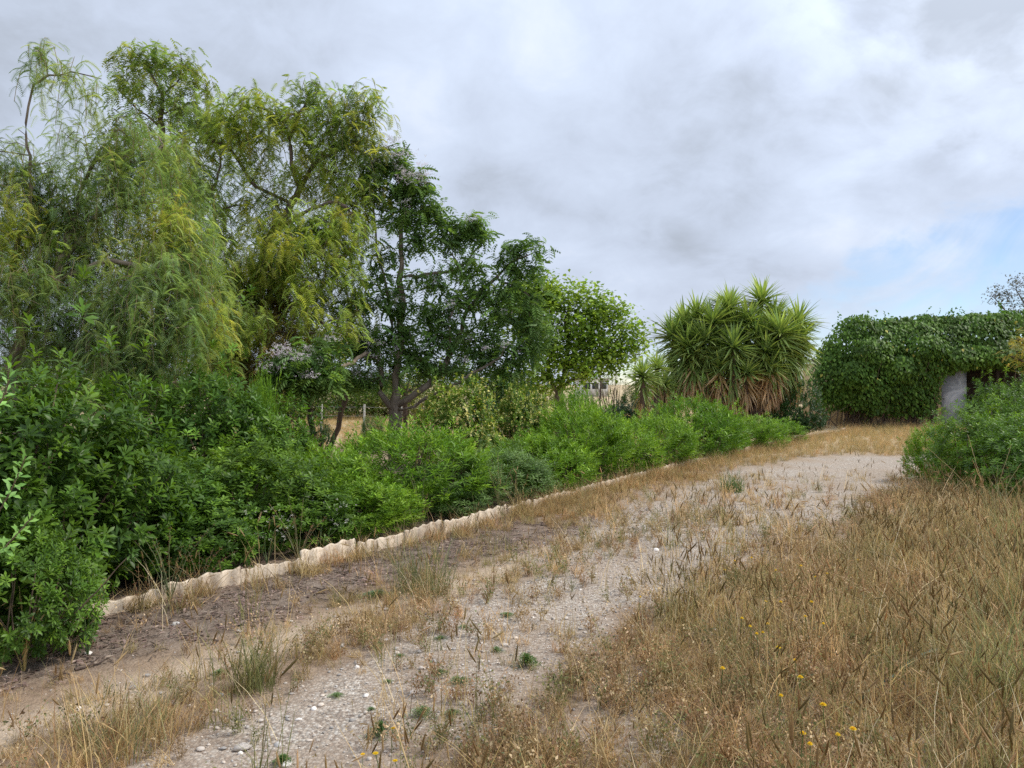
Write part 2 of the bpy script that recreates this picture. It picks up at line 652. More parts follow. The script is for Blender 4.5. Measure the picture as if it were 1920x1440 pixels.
def build_ground():
    xs = np.concatenate([-np.geomspace(900, 9, 38)[:-1], np.arange(-9, 10.01, 0.13), np.geomspace(10.1, 900, 38)])
    ys = np.concatenate([-np.geomspace(60, 1.0, 10), np.arange(-0.5, 14.01, 0.12), np.geomspace(14.15, 1500, 70)])
    X, Y = np.meshgrid(xs, ys)
    Z = gz(X, Y)
    m = masks(X, Y)
    V = np.stack([X, Y, Z], -1).reshape(-1, 3)
    nx, ny = len(xs), len(ys)
    i = np.arange((nx - 1) * (ny - 1))
    r, c = i // (nx - 1), i % (nx - 1)
    a = r * nx + c
    Q = np.stack([a, a + 1, a + nx + 1, a + nx], 1)
    gr = np.clip(m['gravel'] + .9 * m['right'] * sstep(.34, .52, fbm(X * 1.3 + 2, Y * 1.3)), 0, 1)
    gr = gr * (1 - .3 * sstep(.50, .62, fbm(X * 1.9 + 11, Y * 1.9)))
    col = np.stack([gr, np.clip(m['litter'] + 0.75 * m['bed'] * (Y < 24), 0, 1), m['sand']], -1).reshape(-1, 3)
    mt, q = mat_new('gravel_soil_and_straw')
    at = q.n('ShaderNodeAttribute', attribute_name='col')
    sp = q.n('ShaderNodeSeparateColor', {0: at.outputs['Color']})
    geo = q.n('ShaderNodeNewGeometry')
    pos = geo.outputs['Position']
    fine = q.noise(pos, 55, 5, 0.7)
    med = q.noise(pos, 6, 5, 0.6)
    lg = q.noise(pos, 0.9, 4)
    vor = q.n('ShaderNodeTexVoronoi', {'Vector': pos, 'Scale': 62.0, 'Randomness': 1.0})
    vor2 = q.n('ShaderNodeTexVoronoi', {'Vector': pos, 'Scale': 26.0, 'Randomness': 1.0})
    vs = q.n('ShaderNodeSeparateColor', {0: vor.outputs['Color']})
    soil = q.ramp(q.math('ADD', q.math('MULTIPLY', fine, .5), q.math('MULTIPLY', med, .5)),
                  [(0.32, (0.17, 0.115, 0.075)), (0.5, (0.29, 0.205, 0.14)), (0.68, (0.40, 0.30, 0.21))])
    grav = q.ramp(vs.outputs[0], [(0.0, (0.30, 0.235, 0.19)), (0.35, (0.50, 0.415, 0.335)), (0.7, (0.61, 0.53, 0.44)), (1.0, (0.75, 0.69, 0.61))])
    edgev = q.ramp(vor.outputs['Distance'], [(0.25, 1.0), (0.62, 0.62)])
    grav = q.mix(1.0, grav, edgev, 'MULTIPLY')
    grav = q.mix(q.ramp(q.math('ADD', q.math('MULTIPLY', lg, .6), q.math('MULTIPLY', med, .4)), [(0.42, 0.0), (0.62, 0.55)]), grav, (0.40, 0.31, 0.24))
    lit = q.ramp(q.math('ADD', q.math('MULTIPLY', fine, .65), q.math('MULTIPLY', med, .35)),
                 [(0.34, (0.10, 0.07, 0.052)), (0.5, (0.21, 0.16, 0.125)), (0.66, (0.34, 0.28, 0.23))])
    c = q.mix(sp.outputs[0], soil, grav)
    c = q.mix(sp.outputs[1], c, lit)
    c = q.mix(q.math('MULTIPLY', sp.outputs[2], .85), c, q.ramp(fine, [(0.35, (0.46, 0.35, 0.25)), (0.65, (0.60, 0.49, 0.37))]))
    # straw-covered field far off
    sx = q.n('ShaderNodeSeparateXYZ', {0: pos})
    far = q.ramp(q.math('DIVIDE', sx.outputs[1], 60.0), [(0.22, 0.0), (0.36, 1.0)])
    far = q.math('MULTIPLY', far, q.math('SUBTRACT', 1.0, sp.outputs[0]))
    straw = q.ramp(med, [(0.35, (0.44, 0.33, 0.19)), (0.65, (0.60, 0.48, 0.31))])
    c = q.mix(far, c, straw)
    h = q.math('ADD', q.math('MULTIPLY', q.math('SUBTRACT', 1.0, vor.outputs['Distance']), 0.5), q.math('MULTIPLY', q.math('SUBTRACT', 1.0, vor2.outputs['Distance']), 0.5))
    h = q.math('ADD', h, fine)
    b = q.n('ShaderNodeBump', {'Height': h, 'Strength': 0.9, 'Distance': 0.012})
    p = q.n('ShaderNodeBsdfPrincipled', {'Base Color': c, 'Roughness': 0.95, 'Specular IOR Level': 0.1, 'Normal': b.outputs[0]})
    q.n('ShaderNodeOutputMaterial', {'Surface': p.outputs[0]})
    me = make_mesh('ground', V, None, Q, col, True, [mt])
    o = link('ground', me, kind='structure')
    return o


build_ground()

# ------------------------------------------------------------------ garden edging

def build_edging():
    m, q = mat_new('cream_concrete')
    geo = q.n('ShaderNodeNewGeometry')
    pos = geo.outputs['Position']
    n1 = q.noise(pos, 9, 6, 0.65)
    n2 = q.noise(pos, 60, 4, 0.6)
    oi = q.n('ShaderNodeObjectInfo')
    c = q.ramp(q.math('ADD', q.math('MULTIPLY', n1, .75), q.math('MULTIPLY', n2, .25)),
               [(0.34, (0.20, 0.14, 0.09)), (0.42, (0.48, 0.38, 0.28)), (0.54, (0.70, 0.59, 0.46)), (0.68, (0.50, 0.39, 0.29))])
    hs = q.n('ShaderNodeHueSaturation', {'Value': q.math('ADD', 0.85, q.math('MULTIPLY', oi.outputs['Random'], 0.3)), 'Color': c})
    b = q.n('ShaderNodeBump', {'Height': n2, 'Strength': 0.5, 'Distance': 0.004})
    p = q.n('ShaderNodeBsdfPrincipled', {'Base Color': hs.outputs[0], 'Roughness': 0.9, 'Specular IOR Level': 0.15, 'Normal': b.outputs[0]})
    q.n('ShaderNodeOutputMaterial', {'Surface': p.outputs[0]})
    root = thing('garden_edging', 'low cream scalloped edging between the clipped shrubs and the gravel track', 'garden edging', (-2.8, 5.15, 0))
    base = np.array([-2.8, 5.15, 0])
    line = smooth_poly([np.array([p[0], p[1], 0]) for p in EDGE[1:]], 0.02, 0)
    s = np.concatenate([[0], np.cumsum(np.linalg.norm(np.diff(line, axis=0), axis=1))])
    L, total, k = 0.62, s[-1], 0
    pos_s = 0.3
    while pos_s + L < total:
        n = 33
        ss = np.linspace(pos_s, pos_s + L - random.choice((.004, .006, .02)), n)
        P = np.stack([np.interp(ss, s, line[:, 0]), np.interp(ss, s, line[:, 1])], 1)
        d = nrm(np.gradient(P, axis=0))
        nn = np.stack([d[:, 1], -d[:, 0]], 1)
        loc = (ss - pos_s) / L
        waves = random.choice((3.6, 4, 4.4))
        waves_i = 5
        ph = random.uniform(0, .5)
        wav = np.abs(np.sin((loc * waves + ph) * math.pi))
        teeth = np.array([random.uniform(.35, 1.25) for _ in range(waves_i + 1)])[np.minimum((loc * waves).astype(int), waves_i)]
        hgt = random.uniform(0.085, 0.13) + 0.028 * wav ** 0.6 * teeth + random.uniform(-.03, .03) * loc
        off = random.uniform(.007, .016) * np.sin((loc * waves + ph) * 2 * math.pi) + random.uniform(-.02, .02) + random.uniform(-.05, .05) * (loc - .5)
        lean = random.uniform(-0.02, 0.03)
        z0 = gz(P[:, 0], P[:, 1]) - 0.04
        rows = []
        for (sd, zz) in ((0.012, 0), (0.011, 0.45), (0.010, 0.93), (0.004, 1.0), (-0.006, 1.0), (-0.012, 0.93), (-0.013, 0)):
            xy = P + nn * (off + sd - lean * zz)[:, None]
            rows.append(np.stack([xy[:, 0], xy[:, 1], z0 + zz * (hgt + 0.04)], 1))
        R = np.array(rows)
        nr = len(rows)
        V = R.reshape(-1, 3)
        Q = []
        for a in range(nr - 1):
            for b_ in range(n - 1):
                Q.append([a * n + b_, a * n + b_ + 1, (a + 1) * n + b_ + 1, (a + 1) * n + b_])
        T = []
        for b_ in (0, n - 1):
            for a in range(1, nr - 1):
                T.append([0 * n + b_, a * n + b_, (a + 1) * n + b_])
        me = make_mesh('edging_tile', V - base, T, Q, None, True, [m])
        link('edging_tile', me, root)
        pos_s += L
        k += 1


build_edging()

# ------------------------------------------------------------------ shrubs

GREEN = [(0.055, 0.112, 0.013), (0.080, 0.155, 0.016), (0.040, 0.084, 0.012), (0.125, 0.215, 0.022)]
GREEN_L = [(0.10, 0.20, 0.016), (0.145, 0.26, 0.022), (0.072, 0.15, 0.014), (0.19, 0.31, 0.028)]
GREEN_G = [(0.075, 0.14, 0.03), (0.105, 0.18, 0.045), (0.055, 0.11, 0.022), (0.16, 0.235, 0.08)]
GREEN_D = [(0.032, 0.075, 0.018), (0.045, 0.10, 0.022), (0.03, 0.065, 0.018)]
BARK_C = (1, 1, 1)


def shrub_meshes(seed, r, h, tmpl, ll, shoots, pal, tip=(0.20, 0.36, 0.06), leaves=11, lobes=12, spread=(30, 85), sticks=26, extra=None, tip_w=0.35, shoot_var=.05, stem_f=1.3):
    global rng
    keep = rng
    rng = np.random.default_rng(seed)
    # union of lobes
    C, R = [np.array([0, 0, h * .42])], [np.array([r * .78, r * .78, h * .45])]
    for i in range(lobes):
        a = i * 2.4 + rng.random() * .8
        e = rng.uniform(0.05, 1.0)
        rad = r * .62 * math.sqrt(1 - e * e * .75)
        C.append(np.array([math.cos(a) * rad, math.sin(a) * rad, h * (0.22 + 0.52 * e)]))
        s = rng.uniform(.26, .44)
        R.append(np.array([r * s, r * s, h * s * .75]))
    C, R = np.array(C), np.array(R)
    pts, nor = [], []
    while len(pts) < shoots:
        n = shoots * 3
        li = rng.choice(len(C), n, p=np.r_[0.22, np.full(lobes, .78 / lobes)])
        u = rdir(n)
        rad = rng.uniform(.72, 1.06, (n, 1))
        P = C[li] + u * R[li] * rad
        inside = np.zeros(n, bool)
        for k in range(len(C)):
            q = np.sum(((P - C[k]) / R[k]) ** 2, 1)
            inside |= (q < 0.55) & (li != k)
        ok = ~inside & (P[:, 2] > 0.05)
        P, u = P[ok], u[ok]
        pts += list(P)
        nor += list(u)
    P, N = np.array(pts[:shoots]), np.array(nor[:shoots])
    out = nrm(P - np.array([0, 0, h * .3]))
    D = nrm(N * .35 + out * .55 + np.array([0, 0, .75]) + rdir(shoots) * .35)
    top = np.clip(P[:, 2] / h, 0, 1)
    P = P + D * (rng.exponential(shoot_var, (shoots, 1)) * np.where(rng.random((shoots, 1)) < .08, 2.2, .6)) * (.3 + top[:, None])
    bag = Bag()
    k = leaves
    idx = np.repeat(np.arange(shoots), k)
    j = np.tile(np.arange(k), shoots)
    ref = nrm(np.cross(D, rdir(shoots)))
    ref2 = np.cross(D, ref)
    ang = j * 2.399 + rng.random(shoots)[idx] * 6
    perp = np.cos(ang)[:, None] * ref[idx] + np.sin(ang)[:, None] * ref2[idx]
    t = j / k
    th = np.radians(spread[1] + (spread[0] - spread[1]) * t + rng.normal(0, 9, len(j)))
    A = np.cos(th)[:, None] * D[idx] + np.sin(th)[:, None] * perp
    A[:, 2] -= 0.10
    stem = ll * stem_f
    PP = P[idx] + D[idx] * (t * stem)[:, None]
    base = shades(shoots, pal, .16)[idx]
    tipc = np.asarray(tip)
    w = (np.clip((t - .45) * 1.6, 0, 1) * tip_w * (0.35 + .65 * (rng.random(shoots) < .7)[idx]) * (0.35 + 0.65 * top[idx]))[:, None]
    Cc = base * (1 - w) + tipc * w
    Cc *= np.exp(rng.normal(0, .13, (len(j), 1)))
    if extra is not None:
        m_ = rng.random(len(j)) < extra[1]
        Cc[m_] = np.asarray(extra[0]) * np.exp(rng.normal(0, .15, (m_.sum(), 1)))
    S = ll * rng.uniform(.7, 1.2, len(j)) * (1 - .35 * t)
    bag.add(*scatter(tmpl[0], tmpl[1], PP, A, D[idx] + rdir(len(j)) * .3, S, Cc))
    # sticks
    sb = Bag()
    for i in rng.choice(shoots, sticks, replace=False):
        b = np.array([rng.normal(0, r * .12), rng.normal(0, r * .12), -0.03])
        T_ = P[i]
        mid = b * .45 + T_ * .55 + np.array([0, 0, -.12 * h]) + rng.normal(0, .04, 3)
        pp = smooth_poly([b, mid, T_], .12, .006)
        tube(sb, pp, np.linspace(.013, .004, len(pp)), 4, BARK_C)
    fm = bag.mesh('foliage', M_SHRUB)
    sm = sb.mesh('stems', M_TWIG, smooth=True)
    rng = keep
    return fm, sm


SHRUB = {
    'round': shrub_meshes(1, .80, 1.15, LEAF_OBL, .080, 1000, GREEN, leaves=13, shoot_var=.09, stem_f=.75),
    'round2': shrub_meshes(2, .80, 1.15, LEAF_OBL, .080, 1000, GREEN, leaves=13, shoot_var=.09, stem_f=.75, lobes=9),
    'lance': shrub_meshes(3, .75, 1.15, LEAF_NAR, .095, 1250, GREEN_L, shoot_var=.07, spread=(12, 60)),
    'lance2': shrub_meshes(4, .75, 1.15, LEAF_NAR, .095, 1250, GREEN_L, shoot_var=.09, spread=(12, 60), lobes=15),
    'fresh': shrub_meshes(9, .80, 1.15, LEAF_OBL, .075, 1100, [(0.085, 0.165, 0.018), (0.12, 0.215, 0.024), (0.06, 0.12, 0.015)], leaves=13, shoot_var=.07, stem_f=.75),
    'grey': shrub_meshes(5, .75, 1.1, LEAF_NAR, .080, 1150, GREEN_G, tip=(.24, .34, .17)),
    'dark': shrub_meshes(6, .85, 1.2, LEAF_OVAL, .060, 950, GREEN_D, tip=(.10, .18, .04)),
    'varieg': shrub_meshes(7, .70, 1.15, LEAF_OVAL, .055, 1200, GREEN, tip=(.42, .44, .10), extra=((.56, .52, .18), .16), tip_w=.6),
    'dry': shrub_meshes(8, .8, 1.0, LEAF_NAR, .05, 500, [(.16, .15, .08), (.22, .19, .11), (.11, .13, .06)], tip=(.25, .22, .12), sticks=90),
}


def shrub(kind, px, d, top_y, hw, label, group=None, off=0.0, name='shrub', cat='shrub', base=None, leafscale=None):
    x = (px - 960) / 1400 * d
    z0 = float(gz(x, d)) if base is None else base
    htop = (EYE + (720 - top_y) / 1400 * d - z0) * .97
    r = hw * (1.3 if group == GH else 1.0) / 1400 * d
    pr = {'fresh': .80, 'round': .80, 'round2': .80, 'lance': .75, 'lance2': .75, 'grey': .75, 'dark': .85, 'varieg': .70, 'dry': .8}[kind]
    ph = {'fresh': 1.15, 'round': 1.15, 'round2': 1.15, 'lance': 1.15, 'lance2': 1.15, 'grey': 1.1, 'dark': 1.2, 'varieg': 1.15, 'dry': 1.0}[kind]
    t = thing(name, label, cat, (x, d, z0), group)
    sc = (r / pr, r / pr, htop / (ph * 1.03))
    t.rotation_euler = (0, 0, random.uniform(0, 6.28))
    t.scale = sc
    fm, sm = SHRUB[kind]
    link('foliage', fm, t)
    link('stems', sm, t)
    return t


GH = 'clipped shrubs in the row along the edging'
hedge = [
    ('round', -150, 4.9, 690, 230, 'dark glossy shrub cut off by the left edge of the photo, behind its neighbour'),
    ('round2', 45, 5.35, 705, 215, 'tall dark green shrub spilling over the left end of the cream edging'),
    ('round', 30, 4.35, 975, 110, 'low dense shrub at the lower left corner of the hedge'),
    ('round2', 235, 6.3, 850, 150, 'glossy shrub with a dark hollow below, behind the left end of the scalloped edging'),
    ('round', 330, 6.35, 930, 120, 'low leafy shrub above the dry weed stalks by the edging'),
    ('round', 440, 7.3, 822, 135, 'rounded glossy shrub in front of the tallest hedge mound'),
    ('round2', 545, 7.3, 905, 105, 'low green shrub beside the white-flowered weeds at the edging'),
    ('lance', 600, 8.4, 832, 95, 'narrow-leaved shrub below the gap showing the straw field'),
    ('lance2', 665, 8.0, 900, 100, 'low lance-leaved shrub where the grass spills across the edging'),
    ('lance2', 765, 9.3, 806, 115, 'broad bright green shrub right below the flowering tree trunk'),
    ('grey', 850, 9.5, 862, 95, 'grey-green shrub bulging low towards the edging'),
    ('grey', 935, 10.3, 835, 85, 'dull grey-green shrub left of the brighter lance-leaved ones'),
    ('lance', 1015, 11.3, 806, 75, 'bright green shrub below the yellow-mottled bushes'),
    ('lance2', 1090, 12.3, 768, 75, 'upright bright green shrub with a tall shoot, mid-row'),
    ('lance', 1160, 13.3, 790, 65, 'bright lance-leaved shrub in the straight middle of the row'),
    ('lance2', 1225, 14.4, 783, 62, 'yellow-green shrub directly below the small yucca'),
    ('lance', 1302, 16.2, 738, 66, 'domed bright shrub standing highest below the large yucca'),
    ('lance2', 1345, 17.3, 795, 48, 'low shrub at the foot of the domed bright one'),
    ('lance', 1405, 18.6, 775, 50, 'low green shrub left of the last small shrub of the row'),
    ('lance2', 1455, 20.2, 790, 38, 'small scrubby shrub ending the row at the far end of the edging'),
]
for k in hedge:
    shrub(*k, group=GH)
GB = 'larger bushes behind the clipped row'
for px_, d_, t_, h_, l_ in ((110, 10.5, 770, 110, 'added dark fill bush between the tall left shrub and the hanging fronds'), (330, 11.5, 755, 110, 'added dark fill bush directly left of the tallest mound'),
                            (400, 13.0, 705, 110, 'added dark fill thicket above the tallest mound, below the weeping tree'), (520, 13.5, 760, 60, 'added dark fill thicket right of the slim leafy shoot'), (0, 12.0, 700, 130, 'added dark fill thicket behind the left shrubs at the photo edge')):
    shrub('dark', px_, d_, t_, h_, l_, GB)  # dark-leaved bushes added to stand in for the shade under the left trees
shrub('round2', 425, 9.0, 706, 165, 'tallest round mound of glossy leaves behind the clipped row', GB)
shrub('lance', 490, 9.0, 693, 42, 'slim leafy shoot rising above the tallest mound', GB)
shrub('dark', 230, 8.6, 800, 120, 'dark shaded bush under the hanging fronds on the left', GB)
shrub('varieg', 858, 11.9, 712, 92, 'rounded bush mottled yellow and green beside the tree trunk', GB)
shrub('varieg', 978, 12.9, 724, 66, 'second yellow-mottled bush, right of the rounder one', GB)
shrub('dark', 950, 14.0, 690, 80, 'dark green bush behind the yellow-mottled pair', GB)
shrub('lance', 1082, 14.6, 722, 58, 'rounded narrow-leaved bush below the light green tree', GB)
shrub('dark', 1500, 24.0, 716, 50, 'dark bush between the large yucca and the ivy-covered shed', GB)
shrub('dark', 1195, 25.0, 735, 70, 'dark low bush at the foot of the small yucca', GB)
shrub('dark', 1470, 24.0, 750, 45, 'small dark bush right of the dead yucca leaves', GB)
shrub('dry', 1150, 27.0, 690, 60, 'dry grey-brown bush between the light green tree and the yuccas', GB)
shrub('dry', 1230, 29.0, 690, 60, 'dry scrub showing pale behind the small yucca', GB)
shrub('grey', 700, 19.0, 778, 26, 'small silvery bush in the straw field left of the tree trunk', GB)
shrub('dark', 590, 15.0, 775, 38, 'dark drooping bush in the gap left of the leaning thin trunk', GB)
shrub('dry', 560, 12.5, 830, 75, 'dry grey undergrowth behind the narrow-leaved shrub', GB)
shrub('dry', 660, 13.0, 842, 60, 'dry brown undergrowth in front of the straw field', GB)
GR = 'bushes on the right side of the track'
shrub('fresh', 1845, 10.4, 772, 118, 'glossy green bush at the bend on the right of the track', GR)
shrub('fresh', 1935, 9.4, 806, 120, 'glossy bush cut by the right edge of the photo', GR)
shrub('lance', 1765, 12.3, 790, 60, 'lower bush reaching over the far side of the track bend', GR)
shrub('fresh', 1905, 13.0, 748, 68, 'bush with pale new shoots standing behind the nearest right bush', GR)
shrub('round', 1895, 17.0, 706, 78, 'dark leafy bush in front of the porch of the ivy-covered shed', GR)
shrub('dark', 1950, 13.5, 735, 70, 'dark bush farthest to the right behind the glossy ones', GR)


# long leafy shoots sticking out of the left shrub
def leafy_shoot(pts, label, ll, k, name='leafy_shoot'):
    P = smooth_poly(pts, .02, .002)
    base = np.asarray(pts[0])
    t = thing(name, label, 'shoot', tuple(base))
    sb = Bag()
    tube(sb, P, np.linspace(.006, .003, len(P)), 5, BARK_C)
    link('stem', sb.mesh('stem', M_TWIG, base, True), t)
    D = nrm(np.gradient(P, axis=0))
    s = np.linspace(.25, 1, k)
    i = (s * (len(P) - 1)).astype(int)
    ang = np.arange(k) * 2.4
    ref = nrm(np.cross(D[i], [0.1, 1, 0.2]))
    ref2 = np.cross(D[i], ref)
    perp = np.cos(ang)[:, None] * ref + np.sin(ang)[:, None] * ref2
    th = np.radians(75 - 45 * s ** 3)
    A = np.cos(th)[:, None] * D[i] + np.sin(th)[:, None] * perp
    V, T, C = scatter(LEAF_OBL[0], LEAF_OBL[1], P[i], A, D[i], ll * (1.1 - .3 * s), shades(k, [(.17, .33, .07), (.22, .40, .10)], .1))
    me0 = None
    for n in range(k):
        b = slice(n * 5, n * 5 + 5)
        me = make_mesh('leaf', V[b] - base, LEAF_OBL[1], None, C[b], False, [M_SHRUB])
        link('leaf', me, t)


leafy_shoot([W(-10, 975, 4.35), W(30, 900, 4.2), W(48, 855, 4.1)], 'pale leafy shoot sticking up from the left shrub, upper one', .075, 22)
leafy_shoot([W(-25, 1060, 3.95), W(20, 1015, 3.8), W(62, 968, 3.7)], 'bright leafy shoot leaning out of the left shrub, lower one', .065, 24)
leafy_shoot([W(-20, 790, 4.3), W(10, 735, 4.25), W(18, 690, 4.2)], 'upright leafy shoot at the top of the left shrub', .07, 20)

# ------------------------------------------------------------------ trees

PEP_GREY = [(.11, .165, .075), (.14, .195, .09), (.095, .145, .065), (.17, .205, .075)]
PEP_YEL = [(.18, .235, .07), (.21, .26, .075), (.145, .20, .065), (.27, .265, .07)]
PEP_BRN = [(.15, .12, .05), (.20, .15, .06), (.12, .13, .05)]
FR_NEAR = frond_t(12, .045, .27, .55, .45)
FR_MID = frond_t(7, .11, .34, .6, .45)
FR_FAR = frond_t(5, .16, .38, .6, .4)


def weeping(parent, base, targets, cols, tmpl, fl, strands, slen, step, seed=0, spread=.22):
    """strands hanging from each branch tip with pinnate leaves along them"""
    bag = Bag()
    n = len(targets)
    idx = np.repeat(np.arange(n), strands)
    m = len(idx)
    L = slen * rng.uniform(.35, 1.15, m)
    a = rng.random(m) * 2 * math.pi
    o = np.stack([np.cos(a), np.sin(a), np.zeros(m)], 1)
    S0 = targets[idx] + rng.normal(0, .10, (m, 3))
    k = int(slen / step)
    si = np.repeat(np.arange(m), k)
    t = np.tile((np.arange(k) + .5) / k, m)
    keep = t * slen < L[si]
    si, t = si[keep], t[keep]
    tt = t * slen
    P = S0[si] + o[si] * (spread * (1 - np.exp(-3 * tt / slen)))[:, None] + np.array([0, 0, 1.0]) * (0.10 * np.sin(np.clip(tt / .25, 0, 1) * math.pi) - tt * .85)[:, None]
    P += rng.normal(0, .02, P.shape)
    b = rng.random(len(P)) * 2 * math.pi
    A = np.stack([np.cos(b), np.sin(b), rng.uniform(-.7, .25, len(P))], 1) + o[si] * .3
    C = cols[idx][si] * np.exp(rng.normal(0, .12, (len(P), 1)))
    bag.add(*scatter(tmpl[0], tmpl[1], P, A, np.array([0, 0, 1.0]) + rdir(len(P)) * .25, fl * rng.uniform(.7, 1.2, len(P)), C))
    # strand stems
    for i in range(0, m, 3):
        kk = 4
        q_ = np.linspace(0, L[i], kk)
        pp = S0[i] + o[i] * (spread * (1 - np.exp(-3 * q_ / slen)))[:, None] + np.array([0, 0, 1.0]) * (0.10 * np.sin(np.clip(q_ / .25, 0, 1) * math.pi) - q_ * .85)[:, None]
        w = .004
        V = np.concatenate([pp - [w, 0, 0], pp + [w, 0, 0]])
        T = [[r, r + 1, r + kk] for r in range(kk - 1)] + [[r + 1, r + kk + 1, r + kk] for r in range(kk - 1)]
        bag.add(V, np.array(T), np.array([.16, .13, .08]))
    link('crown', bag.mesh('crown', M_PEPPER, base), parent)


def col_by_blob(idx, blobs, pals, jit=.16):
    out = np.zeros((len(idx), 3))
    for i, b in enumerate(blobs):
        m = idx == i
        p = b[6] if len(b) > 6 else 0
        if m.any():
            out[m] = shades(int(m.sum()), pals[p], jit)
    return out


# near feathery tree on the left: (px, py, rx, ry, n, depth offset, palette)
A_BLOBS = [
    (-140, 420, 130, 190, 40, 0, 0), (-60, 600, 120, 140, 34, 0, 0),
    (20, 420, 85, 110, 42, 0, 1), (10, 280, 40, 60, 9, 0, 0), (75, 105, 28, 12, 5, -.1, 0), (150, 145, 45, 8, 5, -.1, 0), (110, 250, 30, 40, 4, 0, 0),
    (130, 400, 80, 60, 26, .3, 0), (235, 330, 60, 75, 30, .4, 0), (225, 240, 28, 40, 8, .4, 0), (60, 540, 95, 80, 38, -.2, 0), (170, 480, 100, 80, 40, .4, 3),
    (300, 430, 60, 70, 26, .5, 3), (270, 540, 100, 80, 44, 0, 0), (350, 560, 45, 80, 18, 0, 0), (150, 620, 100, 60, 32, 0, 0), (260, 640, 90, 60, 34, -.2, 0),
    (340, 470, 35, 60, 12, .3, 0), (130, 330, 50, 45, 9, .5, 0), (60, 650, 70, 50, 14, .6, 0), (200, 730, 45, 60, 16, -.4, 0), (260, 700, 60, 50, 16, -.3, 0),
    (215, 800, 22, 45, 9, -.7, 0), (330, 400, 25, 40, 8, .5, 1), (210, 590, 90, 60, 16, .8, 1), (375, 500, 28, 60, 12, .8, 0), (385, 600, 30, 60, 12, .6, 1), (350, 380, 40, 50, 12, 1.2, 0), (310, 300, 50, 60, 14, 1.2, 0), (60, 340, 40, 50, 9, .3, 0),
]
A_D = 9.2
A_LIMBS = [
    [W(18, 960, A_D), W(25, 800, A_D), W(28, 690, A_D), W(42, 622, A_D)],
    [W(42, 622, A_D), W(24, 560, A_D), W(28, 490, A_D), W(50, 400, A_D), W(56, 300, A_D), W(48, 230, A_D), W(62, 165, A_D), W(90, 142, A_D - .1), W(135, 136, A_D - .1), W(190, 148, A_D - .1)],
    [W(42, 622, A_D), W(60, 575, A_D), W(95, 540, A_D), W(118, 490, A_D), W(130, 430, A_D + .2), W(165, 330, A_D + .4), W(215, 245, A_D + .4)],
    [W(100, 530, A_D), W(160, 500, A_D), W(215, 492, A_D), W(290, 520, A_D), W(345, 560, A_D)],
    [W(28, 480, A_D), W(-60, 420, A_D), W(-130, 330, A_D)],
    [W(30, 690, A_D), W(90, 655, A_D), W(170, 640, A_D - .2), W(240, 650, A_D - .3)],
    [W(118, 490, A_D), W(190, 400, A_D + .4), W(290, 380, A_D + .5)],
    [W(90, 142, A_D - .1), W(88, 110, A_D - .1), W(70, 92, A_D - .1)],
]


def full_tree(name, label, limbs, blobs, d0, thick, r_base, bark, pals, builder, group=None, dens=1.0, color=BARK_C, r_tip=.005, min_r=.003, jit=.05):
    base = np.array([limbs[0][0][0], limbs[0][0][1], 0.0])
    limbs[0][0] = np.array([base[0], base[1], -0.1])
    T, idx = blob_points(blobs, d0, thick, dens)
    T[:, 2] = np.maximum(T[:, 2], .35)
    cols = col_by_blob(idx, blobs, pals)
    t = thing(name, label, 'tree', tuple(base), group)
    pos, par, R, lid = grow(limbs, T, r_base, r_tip, jit=jit)
    skeleton_parts(pos, par, R, lid, t, bark, base, color, len(limbs), min_r)
    builder(t, base, T, cols, idx)
    return t


GT = 'trees behind the clipped row'
full_tree('pepper_tree', 'near feathery grey-green tree with drooping fronds over the left shrubs', A_LIMBS, A_BLOBS, A_D, .8, .075, M_BARKG,
          [PEP_GREY, PEP_YEL, PEP_BRN, PEP_GREY + PEP_YEL], lambda t, b, T, c, i: weeping(t, b, T, c, FR_NEAR, .20, 5, .55, .085), GT, dens=1.45)

